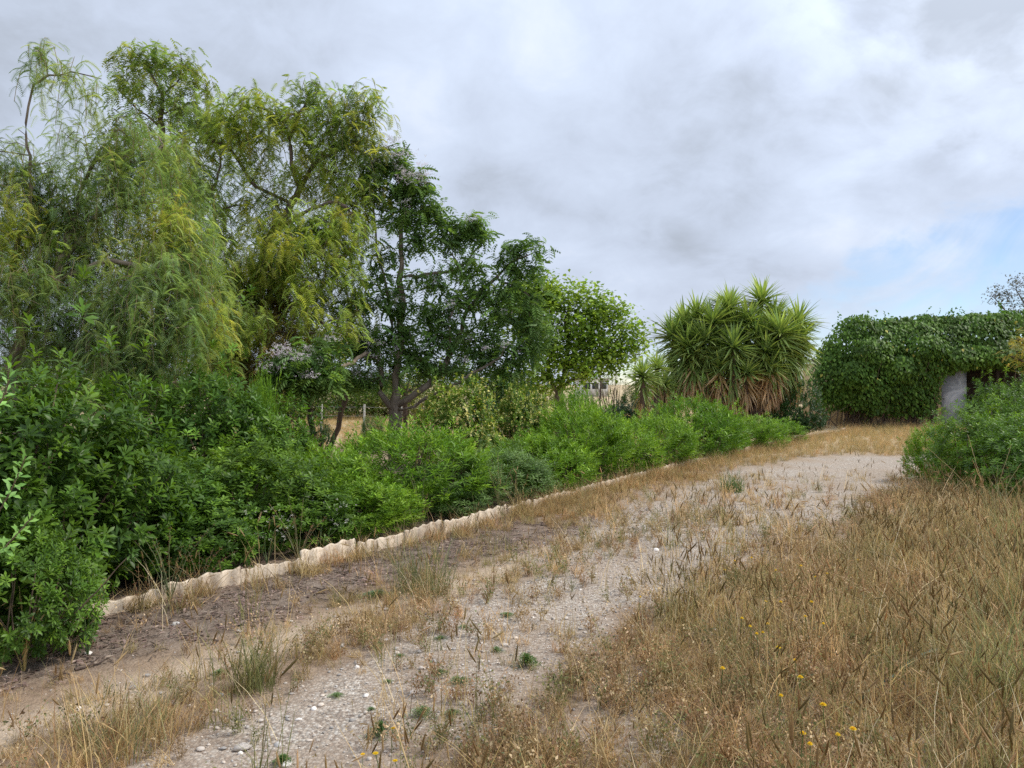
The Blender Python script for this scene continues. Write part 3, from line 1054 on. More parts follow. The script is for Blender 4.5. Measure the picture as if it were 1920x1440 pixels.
B_D = 14.0
B_BLOBS = [
    (480, 195, 45, 32, 16, 0, 1), (430, 225, 45, 35, 16, 0, 1), (590, 170, 45, 28, 12, 0, 0), (545, 215, 60, 35, 20, 0, 1), (640, 210, 50, 45, 20, 0, 1), (690, 195, 30, 32, 9, 0, 0),
    (690, 260, 35, 40, 14, 0, 0), (620, 270, 60, 35, 20, .2, 1), (385, 250, 40, 60, 16, .2, 0), (470, 285, 60, 45, 20, 0, 1), (560, 320, 50, 35, 10, 0, 1),
    (650, 320, 50, 35, 14, 0, 1), (390, 340, 30, 40, 8, 0, 0), (440, 370, 30, 35, 6, 0, 1), (520, 420, 50, 35, 20, -.6, 1), (600, 410, 60, 35, 24, -.8, 1), (650, 430, 50, 40, 20, -.4, 0),
    (560, 470, 80, 40, 32, -.9, 1), (490, 500, 60, 40, 20, -.5, 1), (430, 500, 45, 45, 16, -.3, 0), (640, 500, 50, 45, 18, -.5, 1), (450, 560, 60, 50, 20, 0, 1),
    (530, 550, 60, 45, 18, 0, 2), (590, 570, 50, 45, 16, 0, 1), (500, 620, 80, 50, 22, .2, 2), (430, 640, 50, 60, 16, 0, 2), (580, 640, 60, 50, 14, .4, 2), (370, 600, 50, 60, 14, .2, 1),
    (330, 670, 50, 60, 12, .2, 1), (460, 700, 60, 40, 12, .4, 2), (320, 500, 50, 50, 14, .5, 1), (690, 350, 22, 30, 6, 0, 1), (655, 590, 18, 30, 5, -1.2, 1), (395, 560, 40, 50, 16, -.2, 1), (380, 640, 40, 50, 14, 0, 0), (430, 440, 34, 40, 9, 0, 1), (500, 370, 40, 30, 10, .3, 0), (540, 500, 60, 40, 16, .3, 1), (490, 560, 60, 50, 18, .5, 2), (560, 620, 70, 50, 18, .5, 2), (640, 560, 40, 40, 12, .2, 1), (340, 400, 40, 50, 12, .8, 0), (420, 640, 50, 50, 18, -1.6, 1), (470, 600, 50, 50, 16, -1.6, 1), (520, 650, 50, 40, 16, -1.4, 2), (450, 690, 60, 40, 16, -1.6, 2), (575, 560, 40, 50, 12, -1.2, 1), (360, 350, 40, 50, 12, 0, 1), (420, 420, 40, 40, 10, .4, 1), (650, 390, 40, 40, 12, .2, 1), (600, 350, 50, 30, 10, .3, 1), (340, 300, 34, 40, 10, .8, 0), (600, 610, 14, 30, 4, -1.2, 1),
]
B_LIMBS = [
    [W(470, 930, B_D), W(465, 780, B_D), W(455, 650, B_D), W(470, 560, B_D), W(480, 520, B_D)],
    [W(455, 640, B_D), W(420, 560, B_D), W(382, 490, B_D), W(392, 460, B_D), W(402, 420, B_D), W(400, 355, B_D), W(415, 310, B_D), W(430, 240, B_D)],
    [W(480, 520, B_D), W(510, 440, B_D), W(540, 400, B_D), W(562, 355, B_D), W(590, 305, B_D), W(640, 280, B_D), W(690, 260, B_D)],
    [W(480, 350, B_D), W(445, 300, B_D), W(400, 262, B_D), W(380, 240, B_D)],
    [W(562, 355, B_D), W(545, 290, B_D), W(550, 230, B_D), W(585, 180, B_D)],
    [W(540, 400, B_D), W(485, 355, B_D), W(450, 310, B_D)],
    [W(402, 400, B_D), W(440, 385, B_D), W(480, 390, B_D)],
    [W(510, 440, B_D), W(570, 400, B_D - .4), W(630, 380, B_D - .5), W(660, 400, B_D - .5)],
    [W(470, 560, B_D), W(540, 570, B_D), W(600, 540, B_D - .4), W(640, 500, B_D - .5)],
]
full_tree('pepper_tree', 'large yellow-green weeping tree with dark twisted limbs left of the flowering tree', B_LIMBS, B_BLOBS, B_D, 1.0, .15, M_BARK,
          [PEP_GREY + PEP_YEL, PEP_YEL, PEP_BRN], lambda t, b, T, c, i: weeping(t, b, T, c, FR_MID, .21, 4, .50, .075, spread=.26), GT, dens=1.3, min_r=.005)

C_D = 22.0
C_BLOBS = [(250, 105, 32, 28, 16), (300, 105, 40, 26, 18), (350, 125, 36, 30, 16), (240, 150, 30, 25, 10), (295, 165, 60, 30, 22), (370, 175, 28, 35, 14),
           (330, 215, 50, 30, 16), (235, 225, 40, 35, 14), (215, 280, 45, 40, 14), (300, 270, 60, 40, 16), (390, 230, 40, 40, 10), (200, 360, 60, 50, 14), (320, 360, 80, 60, 22), (120, 420, 90, 60, 22), (360, 480, 60, 60, 18), (250, 480, 90, 70, 24)]
C_LIMBS = [[W(305, 850, C_D), W(300, 600, C_D), W(308, 400, C_D), W(303, 300, C_D), W(302, 225, C_D), W(305, 180, C_D)],
           [W(305, 180, C_D), W(292, 155, C_D), W(275, 120, C_D)], [W(305, 180, C_D), W(330, 155, C_D), W(350, 130, C_D)],
           [W(302, 215, C_D), W(340, 200, C_D), W(370, 190, C_D)], [W(302, 240, C_D), W(265, 210, C_D), W(240, 190, C_D)]]
full_tree('pepper_tree', 'tallest slim tree with a rounded airy top rising behind the left foliage', C_LIMBS, C_BLOBS, C_D, .9, .13, M_BARK,
          [[(.10, .16, .055), (.13, .18, .06), (.16, .18, .05)]], lambda t, b, T, c, i: weeping(t, b, T, c, FR_FAR, .28, 4, .55, .12, spread=.4), GT, dens=1.1, min_r=.009)

# flowering chinaberry-like tree
M_BL = [
    (735, 300, 40, 26, 16), (700, 320, 28, 30, 10), (775, 345, 38, 26, 14), (740, 365, 50, 26, 16), (800, 385, 32, 24, 10), (700, 375, 22, 24, 6), (760, 405, 50, 26, 14), (825, 415, 24, 20, 6),
    (880, 425, 38, 18, 12), (905, 440, 22, 12, 5), (850, 445, 34, 20, 9), (790, 450, 40, 20, 10), (955, 475, 16, 20, 6), (990, 462, 30, 9, 7), (1003, 505, 24, 9, 5), (970, 500, 24, 14, 6),
    (720, 470, 24, 24, 6), (700, 520, 30, 24, 7), (870, 500, 50, 24, 12), (800, 520, 50, 22, 10), (945, 545, 50, 26, 16), (880, 555, 50, 26, 14), (990, 560, 28, 20, 6),
    (820, 580, 60, 26, 16), (740, 560, 50, 30, 14), (670, 570, 34, 28, 10), (690, 620, 50, 28, 16), (760, 620, 50, 30, 16), (840, 635, 55, 26, 16), (930, 600, 50, 30, 16), (1000, 605, 35, 30, 12),
    (910, 655, 55, 28, 18), (980, 660, 40, 28, 12), (780, 670, 50, 28, 16), (720, 670, 50, 26, 14), (650, 640, 40, 26, 10), (600, 655, 40, 22, 14, -2.0), (545, 680, 38, 20, 18, -2.4), (600, 700, 45, 22, 18, -2.2), (520, 705, 24, 14, 8, -2.4), (660, 700, 45, 22, 12),
    (840, 690, 55, 20, 13), (930, 700, 50, 22, 12), (560, 715, 40, 14, 9, -2.2), (700, 715, 36, 14, 6),
]
M_D = 14.3
ML = [
    [W(738, 950, M_D), W(740, 860, M_D), W(741, 800, M_D), W(742, 755, M_D), W(744, 700, M_D), W(749, 640, M_D), W(752, 560, M_D), W(752, 500, M_D), W(750, 440, M_D), W(756, 380, M_D), W(740, 320, M_D)],
    [W(738, 765, M_D), W(720, 750, M_D - .1), W(714, 720, M_D - .1), W(713, 690, M_D - .1), W(700, 655, M_D - .1), W(682, 625, M_D - .1), W(665, 600, M_D)],
    [W(744, 760, M_D), W(770, 745, M_D - .1), W(800, 722, M_D - .1), W(832, 690, M_D), W(850, 650, M_D), W(880, 620, M_D), W(905, 600, M_D)],
    [W(744, 765, M_D), W(765, 768, M_D - .2), W(790, 752, M_D - .2), W(850, 722, M_D - .3), W(900, 690, M_D - .3), W(940, 668, M_D - .3)],
    [W(752, 520, M_D), W(800, 515, M_D), W(860, 500, M_D), W(890, 470, M_D), W(905, 445, M_D)],
    [W(850, 650, M_D), W(890, 560, M_D), W(930, 520, M_D), W(960, 490, M_D), W(1005, 472, M_D)],
    [W(713, 690, M_D - .1), W(690, 665, M_D - .4), W(640, 690, M_D - 1.2), W(590, 690, M_D - 2.0), W(545, 690, M_D - 2.4)],
    [W(744, 700, M_D), W(728, 560, M_D), W(708, 470, M_D), W(700, 400, M_D), W(705, 350, M_D)],
    [W(832, 690, M_D), W(845, 640, M_D - .2), W(842, 600, M_D - .2), W(860, 560, M_D)],
    [W(930, 520, M_D), W(970, 540, M_D), W(1000, 560, M_D)],
]
FR_MEL = frond_t(5, .20, .42, .8, .5, diamond=True)
MEL_C = [(.09, .155, .04), (.125, .20, .05), (.155, .24, .06), (.07, .125, .035)]


def compound_crown(t, base, T, cols, idx, k=8, fl=.27, tmpl=None, mat=None, flowers=None, name='crown'):
    n = len(T)
    i = np.repeat(np.arange(n), k)
    a = np.tile(np.arange(k), n) * 2.4 + rng.random(n)[i] * 6
    A = np.stack([np.cos(a), np.sin(a), rng.uniform(-.9, .7, len(i))], 1)
    C = cols[i] * np.exp(rng.normal(0, .15, (len(i), 1)))
    bag = Bag()
    bag.add(*scatter(tmpl[0], tmpl[1], T[i] + rng.normal(0, .09, (len(i), 3)), A, np.array([0, -.35, 1.0]) + rdir(len(i)) * .55, fl * rng.uniform(.75, 1.2, len(i)), C))
    link(name, bag.mesh(name, mat, base), t)
    if flowers is not None:
        fb = Bag()
        fi = flowers(T, idx)
        star_v = np.array([[0, 0, 0], [1, .35, .2], [1, -.35, .2], [-.5, 1, .2], [-.9, .4, .2], [-.5, -1, .2], [-.9, -.4, .2]])
        star_f = np.array([[0, 2, 1], [0, 3, 4], [0, 6, 5]])
        m = 34
        j = np.repeat(fi, m)
        P = T[j] + np.stack([rng.normal(0, .075, len(j)), rng.normal(0, .075, len(j)), .11 + rng.normal(0, .04, len(j))], 1) + np.array([0, -.24, 0])
        C = shades(len(j), [(.76, .66, .72), (.85, .80, .82), (.66, .54, .62)], .1)
        fb.add(*scatter(star_v, star_f, P, rdir(len(j)), np.array([0, -.4, 1.0]) + rdir(len(j)) * .6, .021 * rng.uniform(.7, 1.3, len(j)), C))
        link('blossom', fb.mesh('blossom', M_FLOWER, base), t)


def melia_flowers(T, idx):
    out = []
    for i in range(len(T)):
        x, z = T[i, 0] / T[i, 1] * 1400 + 960, 720 - (T[i, 2] - EYE) / T[i, 1] * 1400
        p = .04
        if z < 350:
            p = .55
        if x < 640 and z > 640:
            p = .38
        if x < 760 and z > 620:
            p = max(p, .25)
        if rng.random() < p:
            out.append(i)
    return np.array(out)


full_tree('chinaberry_tree', 'dark green tree with lilac blossom and several spreading limbs in mid-picture', ML, M_BL, M_D, .7, .13, M_BARKG,
          [MEL_C], lambda t, b, T, c, i: compound_crown(t, b, T, c, i, 8, .235, FR_MEL, M_MELIA, melia_flowers), GT, dens=1.25)

# light green broadleaf tree
MU_D = 20.0
MU_BL = [(1005, 552, 36, 24, 12), (1050, 560, 45, 26, 14), (965, 570, 30, 30, 8), (1110, 575, 34, 26, 10), (1140, 600, 28, 26, 9), (985, 600, 50, 45, 22), (1000, 545, 34, 22, 8), (1060, 610, 60, 40, 24), (1120, 640, 50, 34, 18),
         (1165, 635, 26, 20, 7), (1188, 612, 14, 8, 3), (1150, 670, 34, 20, 8), (1020, 660, 50, 40, 18), (1080, 680, 60, 30, 20), (1130, 690, 30, 16, 6), (1000, 715, 50, 30, 14), (1060, 715, 30, 14, 5), (1160, 590, 12, 14, 2), (1030, 534, 18, 12, 3), (1092, 545, 14, 12, 3), (1155, 580, 10, 12, 2), (1200, 634, 14, 8, 2), (1185, 660, 16, 12, 3), (1120, 560, 14, 10, 2)]
MU_L = [[W(1050, 900, MU_D), W(1048, 790, MU_D), W(1050, 730, MU_D)], [W(1050, 730, MU_D), W(1065, 660, MU_D), W(1060, 600, MU_D), W(1070, 560, MU_D)],
        [W(1050, 730, MU_D), W(1100, 690, MU_D), W(1140, 650, MU_D), W(1170, 630, MU_D)], [W(1048, 740, MU_D), W(1010, 680, MU_D), W(990, 610, MU_D)]]


def broad_crown(k, ll, tmpl, mat, down=.25):
    def f(t, base, T, cols, idx):
        n = len(T)
        i = np.repeat(np.arange(n), k)
        P = T[i] + rng.normal(0, 1, (len(i), 3)) * np.array([.22, .22, .15])
        A = rdir(len(i))
        A[:, 2] = A[:, 2] * .4 - down
        C = cols[i] * np.exp(rng.normal(0, .18, (len(i), 1)))
        bag = Bag()
        bag.add(*scatter(tmpl[0], tmpl[1], P, A, np.array([0, 0, 1.0]) + rdir(len(i)) * .5, ll * rng.uniform(.6, 1.25, len(i)), C))
        link('crown', bag.mesh('crown', mat, base), t)
    return f


full_tree('mulberry_tree', 'light green broad-leaved tree between the flowering tree and the yuccas', MU_L, MU_BL, MU_D, 1.1, .12, M_BARKG,
          [[(.21, .31, .055), (.27, .37, .07), (.16, .26, .045)]], broad_crown(40, .12, LEAF_HEART, M_BROAD), GT, dens=1.7, min_r=.006)

# small dark trees below the flowering tree
for (bx, by, tx, ty, d, bl, lab) in (
    (612, 870, 650, 735, 17.0, [(600, 715, 60, 20, 16), (660, 715, 60, 22, 18), (700, 735, 30, 14, 6), (560, 720, 40, 24, 10)], 'small dark tree with a thin leaning trunk in front of the straw field'),
    (760, 850, 760, 745, 18.5, [(740, 715, 60, 22, 12), (800, 710, 60, 26, 14), (860, 690, 50, 30, 12)], 'thin dark trunk standing directly behind the flowering tree'),
    (585, 860, 583, 745, 15.5, [(575, 715, 45, 26, 12), (540, 700, 40, 24, 10), (590, 765, 24, 30, 7)], 'dark shaded tree left of the thin leaning trunk'),
    (268, 900, 262, 770, 11.0, [(300, 740, 70, 40, 16), (240, 730, 60, 40, 12), (380, 740, 50, 40, 12)], 'dark thin tree in the shade behind the left shrubs'),
):
    full_tree('small_tree', lab, [[W(bx, by, d), W((bx * .45 + tx * .55), (by + ty) / 2, d), W(tx, ty, d), W(tx + 8, ty - 40, d)]], bl, d, .8, .06, M_BARK,
              [[(.035, .085, .02), (.05, .11, .025), (.09, .15, .03)]], broad_crown(26, .10, LEAF_OVAL, M_BROAD), GT, dens=1.3, min_r=.006)

# ------------------------------------------------------------------ yuccas
SW = sword_t(.088, 4, .14)
YC = [(.16, .23, .06), (.21, .28, .075), (.12, .18, .05), (.27, .33, .11)]
YDRY = [(.36, .24, .13), (.46, .33, .19), (.26, .17, .09)]


def rosette(parent, base, c, axis, L, fresh, skirt, skirt_len, dead, n_sub):
    c = np.asarray(c)
    axis = nrm(np.asarray(axis, float))
    ref = nrm(np.cross(axis, [0.3, 1, 0.1]))
    ref2 = np.cross(axis, ref)
    bag = Bag()
    n = fresh
    t = rng.random(n)
    th = np.radians(6 + 92 * t ** .75)
    a = rng.random(n) * 6.283
    A = np.cos(th)[:, None] * axis + np.sin(th)[:, None] * (np.cos(a)[:, None] * ref + np.sin(a)[:, None] * ref2)
    P = c + axis * rng.uniform(-.10, .06, (n, 1)) * 1.0
    S = L * rng.uniform(.8, 1.15, n)
    C = shades(n, YC, .15) * (1.15 - .35 * t[:, None])
    sel = slice(0, n_sub)
    rest = slice(n_sub, n)
    V, T, Cc = scatter(SW[0], SW[1], P, A, axis + rdir(n) * .2, S, C)
    kv = len(SW[0])
    bag.add(V[n_sub * kv:], T[n_sub * len(SW[1]):] - n_sub * kv, Cc[n_sub * kv:])
    # skirt hanging down the stem
    m = skirt
    s = rng.random(m) ** 1.0
    a = rng.random(m) * 6.283
    outd = np.cos(a)[:, None] * ref + np.sin(a)[:, None] * ref2
    Pk = c - axis * (s * skirt_len)[:, None] + outd * .04
    down = np.array([0, 0, -1.0])
    mixd = (0.12 + .82 * np.clip(s * 1.2, 0, 1))[:, None]
    Ak = nrm(outd * (1.05 - mixd * .8) + down * mixd + rdir(m) * .10)
    Ck = shades(m, YC, .15) * .92
    dd = (s * 1.0 + rng.normal(0, .12, m)) > (1 - dead)
    if dd.any():
        Ck[dd] = shades(int(dd.sum()), YDRY, .18)
    bag.add(*scatter(SW[0], SW[1], Pk, Ak, outd + rdir(m) * .2, L * rng.uniform(.7, 1.0, m), Ck, SW=L * rng.uniform(.6, 1.0, m)))
    r = link('rosette', bag.mesh('rosette', M_YUCCA, base), parent)
    for i in range(n_sub):
        me = make_mesh('leaf', V[i * kv:(i + 1) * kv] - base, SW[1], None, Cc[i * kv:(i + 1) * kv], False, [M_YUCCA])
        link('leaf', me, r)


def yucca(label, foot, heads, d, L, n_sub):
    base = np.array([foot[0], foot[1], 0.0])
    t = thing('yucca_plant', label, 'yucca', tuple(base), 'yuccas beyond the clipped row')
    for (px, py, dd, L_, sk, dead) in heads:
        c = W(px, py, d + dd)
        mid = base * .5 + c * .5
        mid[:2] = base[:2] * .12 + c[:2] * .88
        mid[2] = c[2] * .45
        pp = smooth_poly([base + [rng.normal(0, .12), rng.normal(0, .12), -.05], mid, c], .15, .01)
        b = Bag()
        tube(b, pp, np.linspace(.13, .06, len(pp)), 9, BARK_C)
        link('trunk', b.mesh('trunk', M_BARK, base, True), t)
        ax = nrm(c - mid) * .8 + np.array([0, 0, .8]) + np.array([0, -.15, 0])
        rosette(t, base, c, ax, L_, 115, int(120 * sk) + 30, sk, dead, n_sub)


yx, yd = (1368 - 960) / 1400 * 24.5, 24.5
yucca('large many-headed yucca with brown dead leaf skirts at the end of the row', (yx, yd), [
    (1262, 632, .2, .98, 1.9, .12), (1308, 597, .3, .92, 1.5, .1), (1337, 606, -.3, 1.0, 2.1, .25), (1366, 578, .1, .9, 1.2, .1), (1428, 566, .4, .95, .9, .1), (1402, 604, -.1, .92, 1.4, .1),
    (1418, 628, -.4, .85, 1.4, .3), (1375, 653, -.9, .92, 1.7, .35), (1462, 628, -.6, 1.05, 1.9, .35), (1496, 608, .1, .95, 1.6, .15), (1322, 640, -.5, .95, 1.6, .3), (1345, 625, .2, .95, 1.4, .2), (1380, 612, .0, .9, 1.4, .2), (1478, 655, -.3, .95, 1.3, .4), (1452, 596, .4, .9, 1.3, .1), (1300, 665, -.4, .9, 1.2, .5), (1495, 640, -.2, .95, 1.6, .3),
    (1288, 650, -.3, .95, 1.4, .4), (1285, 612, .4, .95, 1.4, .2), (1435, 660, -.6, .95, 1.5, .6), (1350, 690, -.7, .8, 1.1, .95), (1400, 700, -.9, .75, 1.0, 1.0), (1445, 690, -.7, .8, 1.0, .98)], 24.5, .9, 15)
y2 = (1222 - 960) / 1400 * 23.0
yucca('small two-headed yucca left of the large many-headed one', (y2, 23.0), [(1205, 706, -.2, .72, .8, .35), (1232, 690, .3, .62, .9, .4), (1246, 722, .4, .55, .6, .8)], 23.0, .9, 12)

# ------------------------------------------------------------------ ivy-covered shed

def box(name, lo, hi, mat, parent, base):
    lo, hi = np.array(lo, float) - base, np.array(hi, float) - base
    V = np.array([[x, y, z] for x in (lo[0], hi[0]) for y in (lo[1], hi[1]) for z in (lo[2], hi[2])])
    Q = [[0, 1, 3, 2], [4, 6, 7, 5], [0, 4, 5, 1], [2, 3, 7, 6], [0, 2, 6, 4], [1, 5, 7, 3]]
    me = make_mesh(name, V, None, Q, None, False, [mat])
    return link(name, me, parent)


def plaster(name, c1, c2, scale=5, dist=.5):
    m, q = mat_new(name)
    geo = q.n('ShaderNodeNewGeometry')
    n1 = q.noise(geo.outputs['Position'], scale, 6, .62, dist)
    c = q.ramp(n1, [(0.36, c1), (0.64, c2)])
    p = q.n('ShaderNodeBsdfPrincipled', {'Base Color': c, 'Roughness': .85, 'Specular IOR Level': .2})
    q.n('ShaderNodeOutputMaterial', {'Surface': p.outputs[0]})
    return m


def build_shed():
    d = 27.5
    fx = lambda px, dd=d: (px - 960) / 1400 * dd
    x0, xd0, xd1, x1 = fx(1585), fx(1766), fx(1819), fx(2080)
    base = np.array([x0, d, 0])
    t = thing('garden_shed', 'cream garden shed almost hidden under climbing leaves, grey door showing', 'shed', tuple(base))
    cream = plaster('cream_plaster', (.42, .30, .16), (.60, .46, .28))
    grey = plaster('weathered_grey_sheet', (.20, .215, .25), (.58, .59, .62), 1.3, 1.2)
    dark = plaster('dark_timber_and_recess_shade', (.035, .028, .022), (.08, .06, .045))
    box('wall', (x0, d, 0), (xd0 - .02, d + .2, 2.45), cream, t, base)
    box('wall', (x0, d + .2, 0), (x0 + .2, d + 4, 2.45), cream, t, base)
    box('wall', (xd1 + .02, d + 1.6, 0), (x1, d + 1.8, 2.45), dark, t, base)  # porch back wall, coloured dark for the shade in the recess
    box('wall', (xd0 + .0, d + .26, 2.1), (xd1 + .02, d + .4, 2.45), cream, t, base)
    dr = box('door', (xd0, d + .22, 0.03), (xd1, d + .27, 2.10), grey, t, base)
    box('roof', (x0 - .1, d - .2, 2.5), (x1, d + 4, 2.62), dark, t, base)
    for px in (1868, 1990):
        box('porch_post', (fx(px) - .05, d - .1, 0), (fx(px) + .05, d, 2.49), dark, t, base)
    hb = Bag()
    tube(hb, [np.array([xd0 + .10, d + .20, 1.05]), np.array([xd0 + .10, d + .17, 1.05]), np.array([xd0 + .20, d + .17, 1.05])], [.012] * 3, 6, (1, 1, 1))
    h = link('handle', hb.mesh('handle', dark, base), dr)
    # leaf mass
    D = d - .3
    blobs = [(1573, 700, 38, 60, 0), (1602, 652, 48, 52, 0), (1620, 616, 34, 30, 0), (1660, 650, 70, 52, 0), (1720, 645, 70, 52, 0), (1780, 640, 70, 48, .2), (1850, 635, 70, 50, .2), (1920, 628, 70, 52, .4), (1990, 630, 70, 60, .4),
             (1578, 722, 48, 50, -.1), (1630, 720, 62, 62, -.3), (1690, 722, 62, 60, -.2), (1735, 730, 34, 55, 0), (1568, 690, 34, 50, .5), (1745, 690, 40, 30, -.2), (1800, 668, 60, 26, -.3), (1880, 662, 70, 26, -.3), (1960, 665, 70, 30, -.3),
             (1606, 772, 34, 32, .9), (1665, 778, 45, 30, 1.0), (1725, 775, 30, 30, 1.0), (1700, 612, 34, 20, .4), (1745, 604, 34, 18, .4), (1790, 600, 30, 12, .4), (1835, 602, 36, 18, .5), (1665, 606, 20, 12, .3), (1880, 596, 24, 12, .3), (1640, 660, 40, 30, -.7), (1700, 690, 34, 26, -.8), (1610, 700, 30, 26, -.8), (1745, 650, 36, 24, -.7)]
    C = np.array([W(b[0], b[1], D + b[4]) for b in blobs])
    R = np.array([[b[2] / 1400 * D, max(b[2], b[3]) / 1400 * D * .8, b[3] / 1400 * D] for b in blobs])
    C[:, 1] += R[:, 1] * .6
    area = np.array([r[0] * r[2] + r[0] * r[1] for r in R])
    n = 100000
    li = rng.choice(len(C), n, p=area / area.sum())
    u = rdir(n)
    u[:, 1] = np.where(u[:, 1] > .35, -u[:, 1], u[:, 1])
    rad = np.where(rng.random((n, 1)) < .35, rng.uniform(.5, .85, (n, 1)), rng.uniform(.84, 1.05, (n, 1))) + .45 * (fbm(C[li][:, 0] * 2 + u[:, 0] * 4, C[li][:, 2] * 2 + u[:, 2] * 4) - .5)[:, None]
    P = C[li] + u * R[li] * rad
    inside = np.zeros(n, bool)
    for k in range(len(C)):
        q_ = np.sum(((P - C[k]) / R[k]) ** 2, 1)
        inside |= (q_ < .30) & (li != k)
    ok = ~inside & (P[:, 2] > .03) & ~((P[:, 0] > xd0 - .03 - .22 * (P[:, 2] < 1.05)) & (P[:, 2] < 2.02 + .15 * np.sin(P[:, 0] * 5)))
    P, u = P[ok][:46000], u[ok][:46000]
    m = len(P)
    A = nrm(u * np.array([.5, .6, .1]) + np.array([0, -.15, -.75]) + rdir(m) * .45)
    N = u + np.array([0, -.3, .5]) + rdir(m) * .45
    Cc = shades(m, [(.065, .12, .02), (.09, .155, .024), (.12, .19, .03), (.05, .09, .018)], .2)
    mm = rng.random(m) < .004
    Cc[mm] = (.45, .38, .08)
    hi_ = (fbm(P[:, 0] * 1.6, P[:, 2] * 1.6 + P[:, 1]) - .5)[:, None]
    Cc *= 1 + .9 * hi_
    bag = Bag()
    bag.add(*scatter(LEAF_OVAL[0], LEAF_OVAL[1], P, A, N, .14 * rng.uniform(.6, 1.3, m), Cc))
    n2 = 60
    sp_ = rng.choice(np.where(P[:, 2] > 3.6)[0], n2)
    for i in sp_:
        kk = 9
        dv = nrm(np.array([rng.normal(0, .4), rng.normal(0, .3), 1.0]))
        Q_ = P[i] + dv * np.linspace(0, rng.uniform(.15, .5), kk)[:, None]
        bag.add(*scatter(LEAF_OVAL[0], LEAF_OVAL[1], Q_, rdir(kk) + dv * .5, rdir(kk), .11 * rng.uniform(.6, 1.2, kk), shades(kk, [(.09, .17, .03), (.06, .13, .025)], .2)))
    v = thing('climbing_vine', 'dense green climbing vine covering the cream shed, hanging over its grey door', 'climbing plant', tuple(base))
    link('foliage', bag.mesh('foliage', M_VINE, base), v)
    sb = Bag()
    for i in rng.choice(m, 130, replace=False):
        b0 = np.array([P[i, 0] + rng.normal(0, .3), d - .1, 0])
        if xd0 - .3 < P[i, 0] < xd1 + .5:
            continue
        if b0[0] > xd0 - .25 and b0[0] < xd1 + .4:
            b0[0] = xd0 - .3
        pp = smooth_poly([b0, (b0 + P[i]) / 2 + rng.normal(0, .12, 3), P[i]], .25, .02)
        tube(sb, pp, np.linspace(.022, .006, len(pp)), 4, BARK_C)
    # sprigs above the top
    link('stems', sb.mesh('stems', M_BARK, base, True), v)


build_shed()

# ------------------------------------------------------------------ sparse and far trees

def sparse_builder(k, ll, tmpl, mat):
    return broad_crown(k, ll, tmpl, mat, .1)


GF = 'trees and scrub standing far off'
S_D = 33.0
full_tree('sparse_tree', 'thin dark half-bare tree top against the sky at the right edge', [
    [W(1960, 790, S_D), W(1950, 680, S_D), W(1940, 620, S_D), W(1925, 580, S_D), W(1905, 540, S_D)],
    [W(1940, 620, S_D), W(1895, 590, S_D), W(1860, 555, S_D)], [W(1940, 620, S_D), W(1975, 560, S_D), W(1990, 520, S_D)]],
    [(1865, 552, 16, 14, 22), (1890, 560, 24, 20, 30), (1910, 530, 18, 18, 24), (1925, 565, 26, 26, 30), (1960, 540, 34, 36, 34), (1900, 585, 26, 12, 16)], S_D, .8, .055, M_BARK,
    [[(.07, .07, .07), (.10, .095, .09), (.05, .06, .05)]], sparse_builder(9, .12, LEAF_OVAL, M_MELIA), GF, min_r=.007, jit=.09)
for (bx, top, d, hw, lab) in ((1125, 548, 26, 26, 'bare grey twigs sticking up behind the light green tree'), (1192, 630, 27, 22, 'bare thin scrub between the light green tree and the small yucca'),
                              (1548, 625, 31, 16, 'bare thin twigs between the large yucca and the shed'), (1830, 575, 31, 22, 'dry bare twigs rising over the vine roof')):
    full_tree('bare_shrub', lab, [[W(bx, 790, d), W(bx, 700, d), W(bx, (700 + top) / 2, d)]], [(bx, top + 22, hw, 20, 16), (bx + 4, top + 50, hw * 1.2, 22, 10)], d, .8, .03, M_BARK,
              [[(.10, .08, .06)]], sparse_builder(1, .05, LEAF_NAR, M_MELIA), GF, min_r=.006, jit=.06)
# yellowing conifer at the right edge
CO_D = 12.0
FR_CON = frond_t(10, .05, .16, .15, .8)
full_tree('golden_conifer', 'yellow-brown feathery branches reaching in at the right edge', [
    [W(2010, 960, CO_D), W(2012, 800, CO_D), W(2010, 650, CO_D), W(2005, 560, CO_D)], [W(2010, 660, CO_D), W(1950, 650, CO_D), W(1905, 632, CO_D)], [W(2010, 700, CO_D), W(1960, 690, CO_D), W(1893, 668, CO_D)]],
    [(1920, 640, 26, 12, 20), (1950, 665, 36, 20, 24), (1905, 672, 14, 6, 8), (2000, 650, 46, 70, 60), (2010, 800, 50, 90, 60)], CO_D, .8, .06, M_BARK,
    [[(.30, .22, .05), (.22, .20, .05), (.14, .17, .04)]], lambda t, b, T, c, i: compound_crown(t, b, T, c, i, 7, .16, FR_CON, M_PEPPER), GF)

